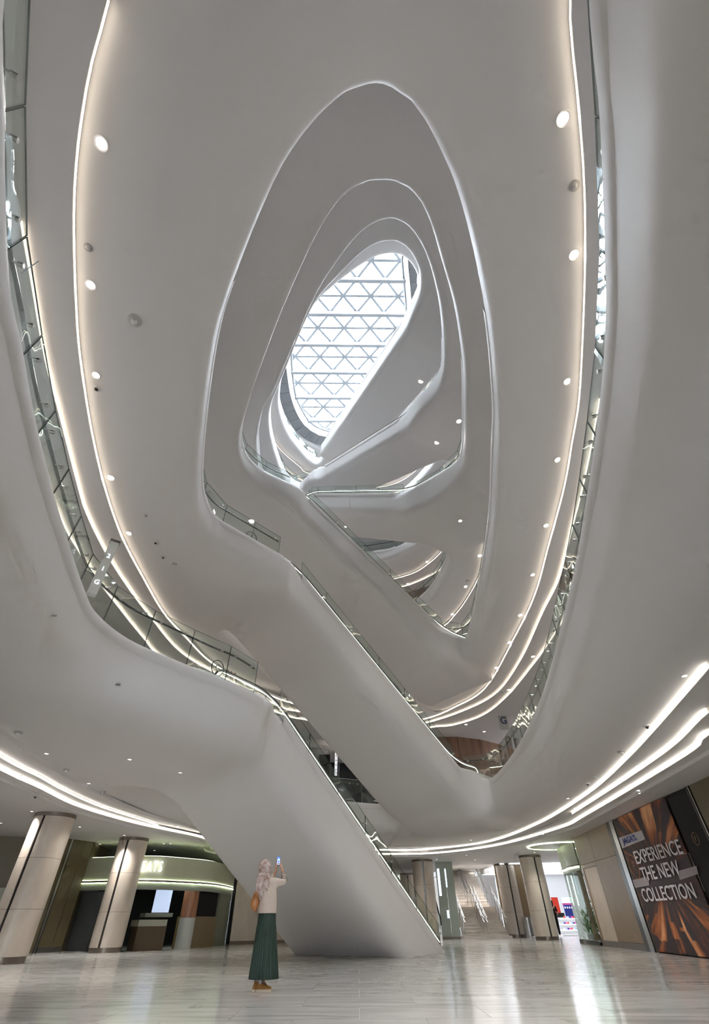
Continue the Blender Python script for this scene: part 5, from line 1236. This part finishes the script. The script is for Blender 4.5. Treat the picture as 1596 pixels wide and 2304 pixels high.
for i in range(5):
    t = i/4; c = Vector((0.345, 0.11, 1.375)).lerp(Vector((0.316, 0.165, 1.478)), t); d = Vector((-0.03, 0.055, 0.10)).normalized(); r_ = 0.047-0.013*t
    a1 = d.cross(Vector((0, 1, 0))).normalized(); a2 = d.cross(a1)
    MB().tube([c+(a1*math.cos(2*PI*k/20)+a2*math.sin(2*PI*k/20))*r_ for k in range(20)], 0.0035, 5, closed=True).build('sleeve_stripe', STRIPE, WB, True)
# hem of the sweater: ribbed flare
def loft(rings, n_=64, fn=None, cap=False):
    V = []; Fc = []
    for j, (cx, cy, z, rx, ry) in enumerate(rings):
        for k in range(n_):
            a = 2*PI*k/n_; f_ = fn(a, j/(len(rings)-1)) if fn else 1.0; dz = 0
            V.append(Vector((cx+rx*f_*math.cos(a), cy+ry*f_*math.sin(a), z)))
    for j in range(len(rings)-1):
        for k in range(n_): Fc.append((j*n_+k, j*n_+(k+1) % n_, (j+1)*n_+(k+1) % n_, (j+1)*n_+k))
    if cap: Fc += [tuple(reversed(range(n_))), tuple((len(rings)-1)*n_+k for k in range(n_))]
    return V, Fc
V, Fc = loft([(0.06, 0, 1.30, .150, .11), (0.06, 0, 1.2, .158, .125), (0.06, 0, 1.1, .160, .13), (0.06, 0, 1.02, .160, .132), (0.06, 0, 0.965, .158, .13), (0.06, 0, 0.93, .157, .128), (0.06, 0, 0.93, .15, .12)], 72, lambda a, t: 1+0.02*t*math.sin(5*a+1+3*t)+0.012*t*math.sin(11*a+6*t))
obj('sweater_body', V, Fc, CREAMK, WB, True)
# skirt: smooth yoke, then pleats
V, Fc = loft([(0.06, 0, .95, .148, .118), (0.06, 0, .93, .150, .12), (0.055, 0, .85, .155, .125), (0.05, 0, .775, .162, .132)], 96); yk = obj('skirt_yoke', V, Fc, GREENS, WB, True)
rings = []
for i in range(15):
    t = i/14; rings.append((0.05-0.035*t, 0.0, 0.775-0.635*t, 0.164+0.072*t, 0.134+0.066*t))
def pleat(a, t): return 1+(0.012+0.03*t)*math.sin(26*a+2.2*math.sin(3*a))+0.02*t*math.sin(5*a+0.7)
V, Fc = loft(rings, 260, pleat); obj('pleated_skirt', V, Fc, GREENS, WB, True)
# headscarf: cap over the head, wrap at the nape, two tails down the back
def wob(a, t): return 1+0.035*math.sin(7*a+9*t)+0.03*math.sin(4*a-5*t)
V, Fc = loft([(0.015, 0, 1.672, .01, .01), (0.015, 0, 1.665, .045, .05), (0.01, 0, 1.645, .078, .085), (0.006, 0, 1.61, .102, .108), (0.004, 0, 1.57, .112, .118), (0.0, 0, 1.52, .113, .12), (0.0, 0, 1.47, .103, .112), (0.0, 0, 1.43, .088, .10), (0.0, 0, 1.40, .088, .098), (0.0, 0.0, 1.36, .11, .11), (-0.005, 0.0, 1.33, .12, .115)], 56, lambda a, t: 1+(0.03*math.sin(6*a+8*t)+0.02*math.sin(13*a))*t)
obj('headscarf', V, Fc, SCARF, WB, True)
def tail(name, pts, n_=28, amp=0.3):
    V, Fc = loft(pts, n_, lambda a, t: 1+amp*math.sin(5*a+5*t)*min(1, 2*t+.2)); return obj(name, V, Fc, SCARF, WB, True)
tail('scarf_tail', [(-0.02, -0.085, 1.47, .075, .03), (-0.04, -0.11, 1.40, .075, .035), (-0.055, -0.125, 1.32, .07, .035), (-0.06, -0.135, 1.24, .058, .03), (-0.06, -0.14, 1.17, .045, .025), (-0.055, -0.142, 1.12, .028, .018), (-0.05, -0.14, 1.09, .006, .006)])
tail('scarf_tail', [(0.04, -0.08, 1.46, .05, .03), (0.045, -0.11, 1.40, .06, .035), (0.04, -0.128, 1.34, .062, .03), (0.045, -0.135, 1.28, .045, .022), (0.06, -0.137, 1.24, .02, .012), (0.068, -0.137, 1.215, .004, .004)])
k = MB().lathe([(0.001, -0.02), (0.022, -0.012), (0.026, 0.003), (0.001, 0.02)], (0.075, -0.075, 1.455), 14); k.build('scarf_knot', SCARF, WB, True)
# bag on the left hip with chain strap
BG = empty('shoulder_bag', base+Vector((-0.135, -0.14, 1.07)), 'tan leather half-moon shoulder bag hanging at the woman\'s left side', 'bag')
ol = [(485,785),(448,835),(422,890),(409,950),(415,1010),(445,1055),(490,1092),(522,1106),(548,1040),(572,948),(552,890),(525,835)]
ol = catmull([K_(*q_)-Vector((-0.135, 0, 1.07)) for q_ in ol], 3); cn = sum(ol, Vector((0, 0, 0)))/len(ol); n_ = len(ol)
V = []; lay = [(0.55, -0.055), (0.88, -0.042), (1.0, -0.012), (1.0, 0.012), (0.88, 0.042), (0.55, 0.055)]
for s_, y_ in lay: V += [cn+(p-cn)*s_+Vector((0, y_, 0)) for p in ol]
obj('pouch', V, [tuple(range(n_))]+[(j*n_+(i+1) % n_, j*n_+i, (j+1)*n_+i, (j+1)*n_+(i+1) % n_) for j in range(5) for i in range(n_)]+[tuple(5*n_+i for i in reversed(range(n_)))], BROWN, BG, True)
o0 = Vector((-0.135, 0, 1.07)); zp = [K_(478, 840)-o0, K_(465, 905)-o0, K_(460, 965)-o0]
MB().tube([p+Vector((0, -0.052, 0)) for p in zp], 0.004, 6).build('zip', BLACK, BG, True)
ml = MB(); cs = [K_(487, 785)-o0, K_(500, 730)-o0, K_(518, 665)-o0, K_(560, 600, 0.04)-o0, K_(600, 560, 0.1)-o0]
cs = catmull(cs, 7, False)
for i, c in enumerate(cs): ml.tube([c+Vector((0.006*math.cos(q_*PI/4), (0.004*math.sin(q_*PI/4) if i % 2 else 0), (0 if i % 2 else 0.004*math.sin(q_*PI/4))+0.006*math.sin(q_*PI/4))) for q_ in range(8)], 0.0022, 4, closed=True)
tag(ml.build('chain_strap', mat('pale_chain', (0.6, 0.5, 0.42), 0.35, 0.7), BG), kind='stuff')
# phone
PHN = empty('phone', base+PH, 'mobile phone with glowing screen held up by the woman', 'phone'); PHN.rotation_euler = (math.radians(-14), math.radians(-6), 0)
MB().box(-0.032, 0.032, -0.004, 0.004, -0.072, 0.072).build('case', BLACK, PHN)
MB().box(-0.029, 0.029, -0.006, -0.004, -0.066, 0.068).build('screen', emit('phone_screen', (0.10, 0.20, 0.50), 0.9), PHN)
PSC = emit('phone_picture', (0.50, 0.62, 0.95), 0.9)
MB().lathe([(0.001, -0.001), (0.026, 0), (0.001, 0.001)], (0, 0, 0), 24).build('picture', PSC, PHN).matrix_local = Matrix.Translation((0.001, -0.0065, 0.01)) @ Matrix.Rotation(PI/2, 4, 'X') @ Matrix.Diagonal((0.9, 1.2, 1, 1))
MB().box(-0.027, 0.027, -0.0072, -0.0062, -0.062, -0.02).build('picture', PSC, PHN)
for i in range(3): MB().box(-0.016+i*0.004, 0.014, -0.0082, -0.0072, -0.045+i*0.022, -0.035+i*0.022).build('picture_detail', PBLUE, PHN)
# shoes
def shoe(c, ang, label):
    R = empty('shoe_place', (0, 0, 0)); bpy.data.objects.remove(R)
    V = []; prof = [(-0.10, .028, .062, 0), (-0.085, .036, .085, 0), (-0.05, .037, .083, 0), (-0.01, .037, .07, 0), (0.04, .042, .055, 0), (0.08, .043, .042, 0), (0.115, .034, .032, 0), (0.135, .014, .02, 0)]
    n_ = 14; V = []; Fc = []
    for x, w, h, _ in prof:
        for k in range(n_):
            a = PI*k/(n_-1); V.append(Vector((x, w*math.cos(a), 0.028+(h-0.0)*max(0, math.sin(a))**0.8)))
    for j in range(len(prof)-1):
        for k in range(n_-1): Fc.append((j*n_+k, j*n_+k+1, (j+1)*n_+k+1, (j+1)*n_+k))
    Fc += [tuple(range(n_)), tuple((len(prof)-1)*n_+k for k in reversed(range(n_)))]
    up_ = obj('shoe', V, Fc, MUST, WB, True); up_['label'] = label
    so = MB(); out_ = [(x, (w+0.005)) for x, w, h, _ in prof]; poly = [(x, w) for x, w in out_]+[(x, -w) for x, w in reversed(out_)]
    so.prism([(x-0.004 if x < 0 else x+0.004, w) for x, w in poly], 0.0, 0.03); s_ = so.build('sole', SOLE, up_)
    up_.location = c; up_.rotation_euler = (0, 0, ang); return up_
shoe((-0.075, 0.02, 0.0), math.radians(58), 'left mustard shoe'); shoe((0.015, -0.05, 0.0), math.radians(8), 'right mustard shoe')
SOCK = mat('grey_sock', (0.35, 0.33, 0.32), 0.8)
for x, y_, nm in ((-0.10, 0.0, 'sock'), (-0.025, -0.055, 'sock')): MB().lathe([(0.030, 0.08), (0.033, 0.12), (0.036, 0.22)], (x, y_, 0), 16).build(nm, SOCK, WB, True)
# she leans back a little as she looks up
for o_ in WB.children:
    if o_.type == 'MESH' and o_.name.split('.')[0] not in ('shoe',):
        for v in o_.data.vertices: v.co.x -= 0.10*v.co.z
for o_, z_ in ((BG, 1.07), (PHN, PH.z)): o_.location.x -= 0.10*z_
# far shopper in the bright shop: small figure
c = atd(1258, 2108, 37.6); FS = empty('person', (c.x, 37.6, 0), 'distant person in dark clothes standing inside the bright shop', 'person')
skin('body', [(0, 0, .95, .13), (0, 0, 1.2, .14), (0, 0, 1.38, .13), (0, 0, 1.48, .05), (0, 0, 1.58, .09), (0, 0, 1.68, .08), (-.19, 0, 1.4, .05), (-.25, 0, 1.12, .045), (-.2, -.12, .98, .035), (.19, 0, 1.4, .05), (.25, 0, 1.12, .045), (.2, -.12, .98, .035), (-.09, 0, .85, .09), (-.1, 0, .45, .06), (-.1, 0, .06, .045), (.09, 0, .85, .09), (.1, 0, .45, .06), (.1, 0, .06, .045)],
     [(0, 1), (1, 2), (2, 3), (3, 4), (4, 5), (2, 6), (6, 7), (7, 8), (2, 9), (9, 10), (10, 11), (0, 12), (12, 13), (13, 14), (0, 15), (15, 16), (16, 17)], SKIN, FS, 1)
skin('dark_clothes', [(0, 0, .95, .15), (0, 0, 1.2, .155), (0, 0, 1.36, .145), (-.19, 0, 1.39, .065), (-.25, 0, 1.14, .058), (.19, 0, 1.39, .065), (.25, 0, 1.14, .058), (-.09, 0, .85, .11), (-.1, 0, .45, .085), (-.1, 0, .1, .075), (.09, 0, .85, .11), (.1, 0, .45, .085), (.1, 0, .1, .075)],
     [(0, 1), (1, 2), (2, 3), (3, 4), (2, 5), (5, 6), (0, 7), (7, 8), (8, 9), (0, 10), (10, 11), (11, 12)], BLACK, FS, 1)
MB().lathe([(0.001, 1.70), (.08, 1.68), (.10, 1.60), (.09, 1.45), (.07, 1.38)], (0, -0.02, 0), 16).build('hair', BLACK, FS, True)
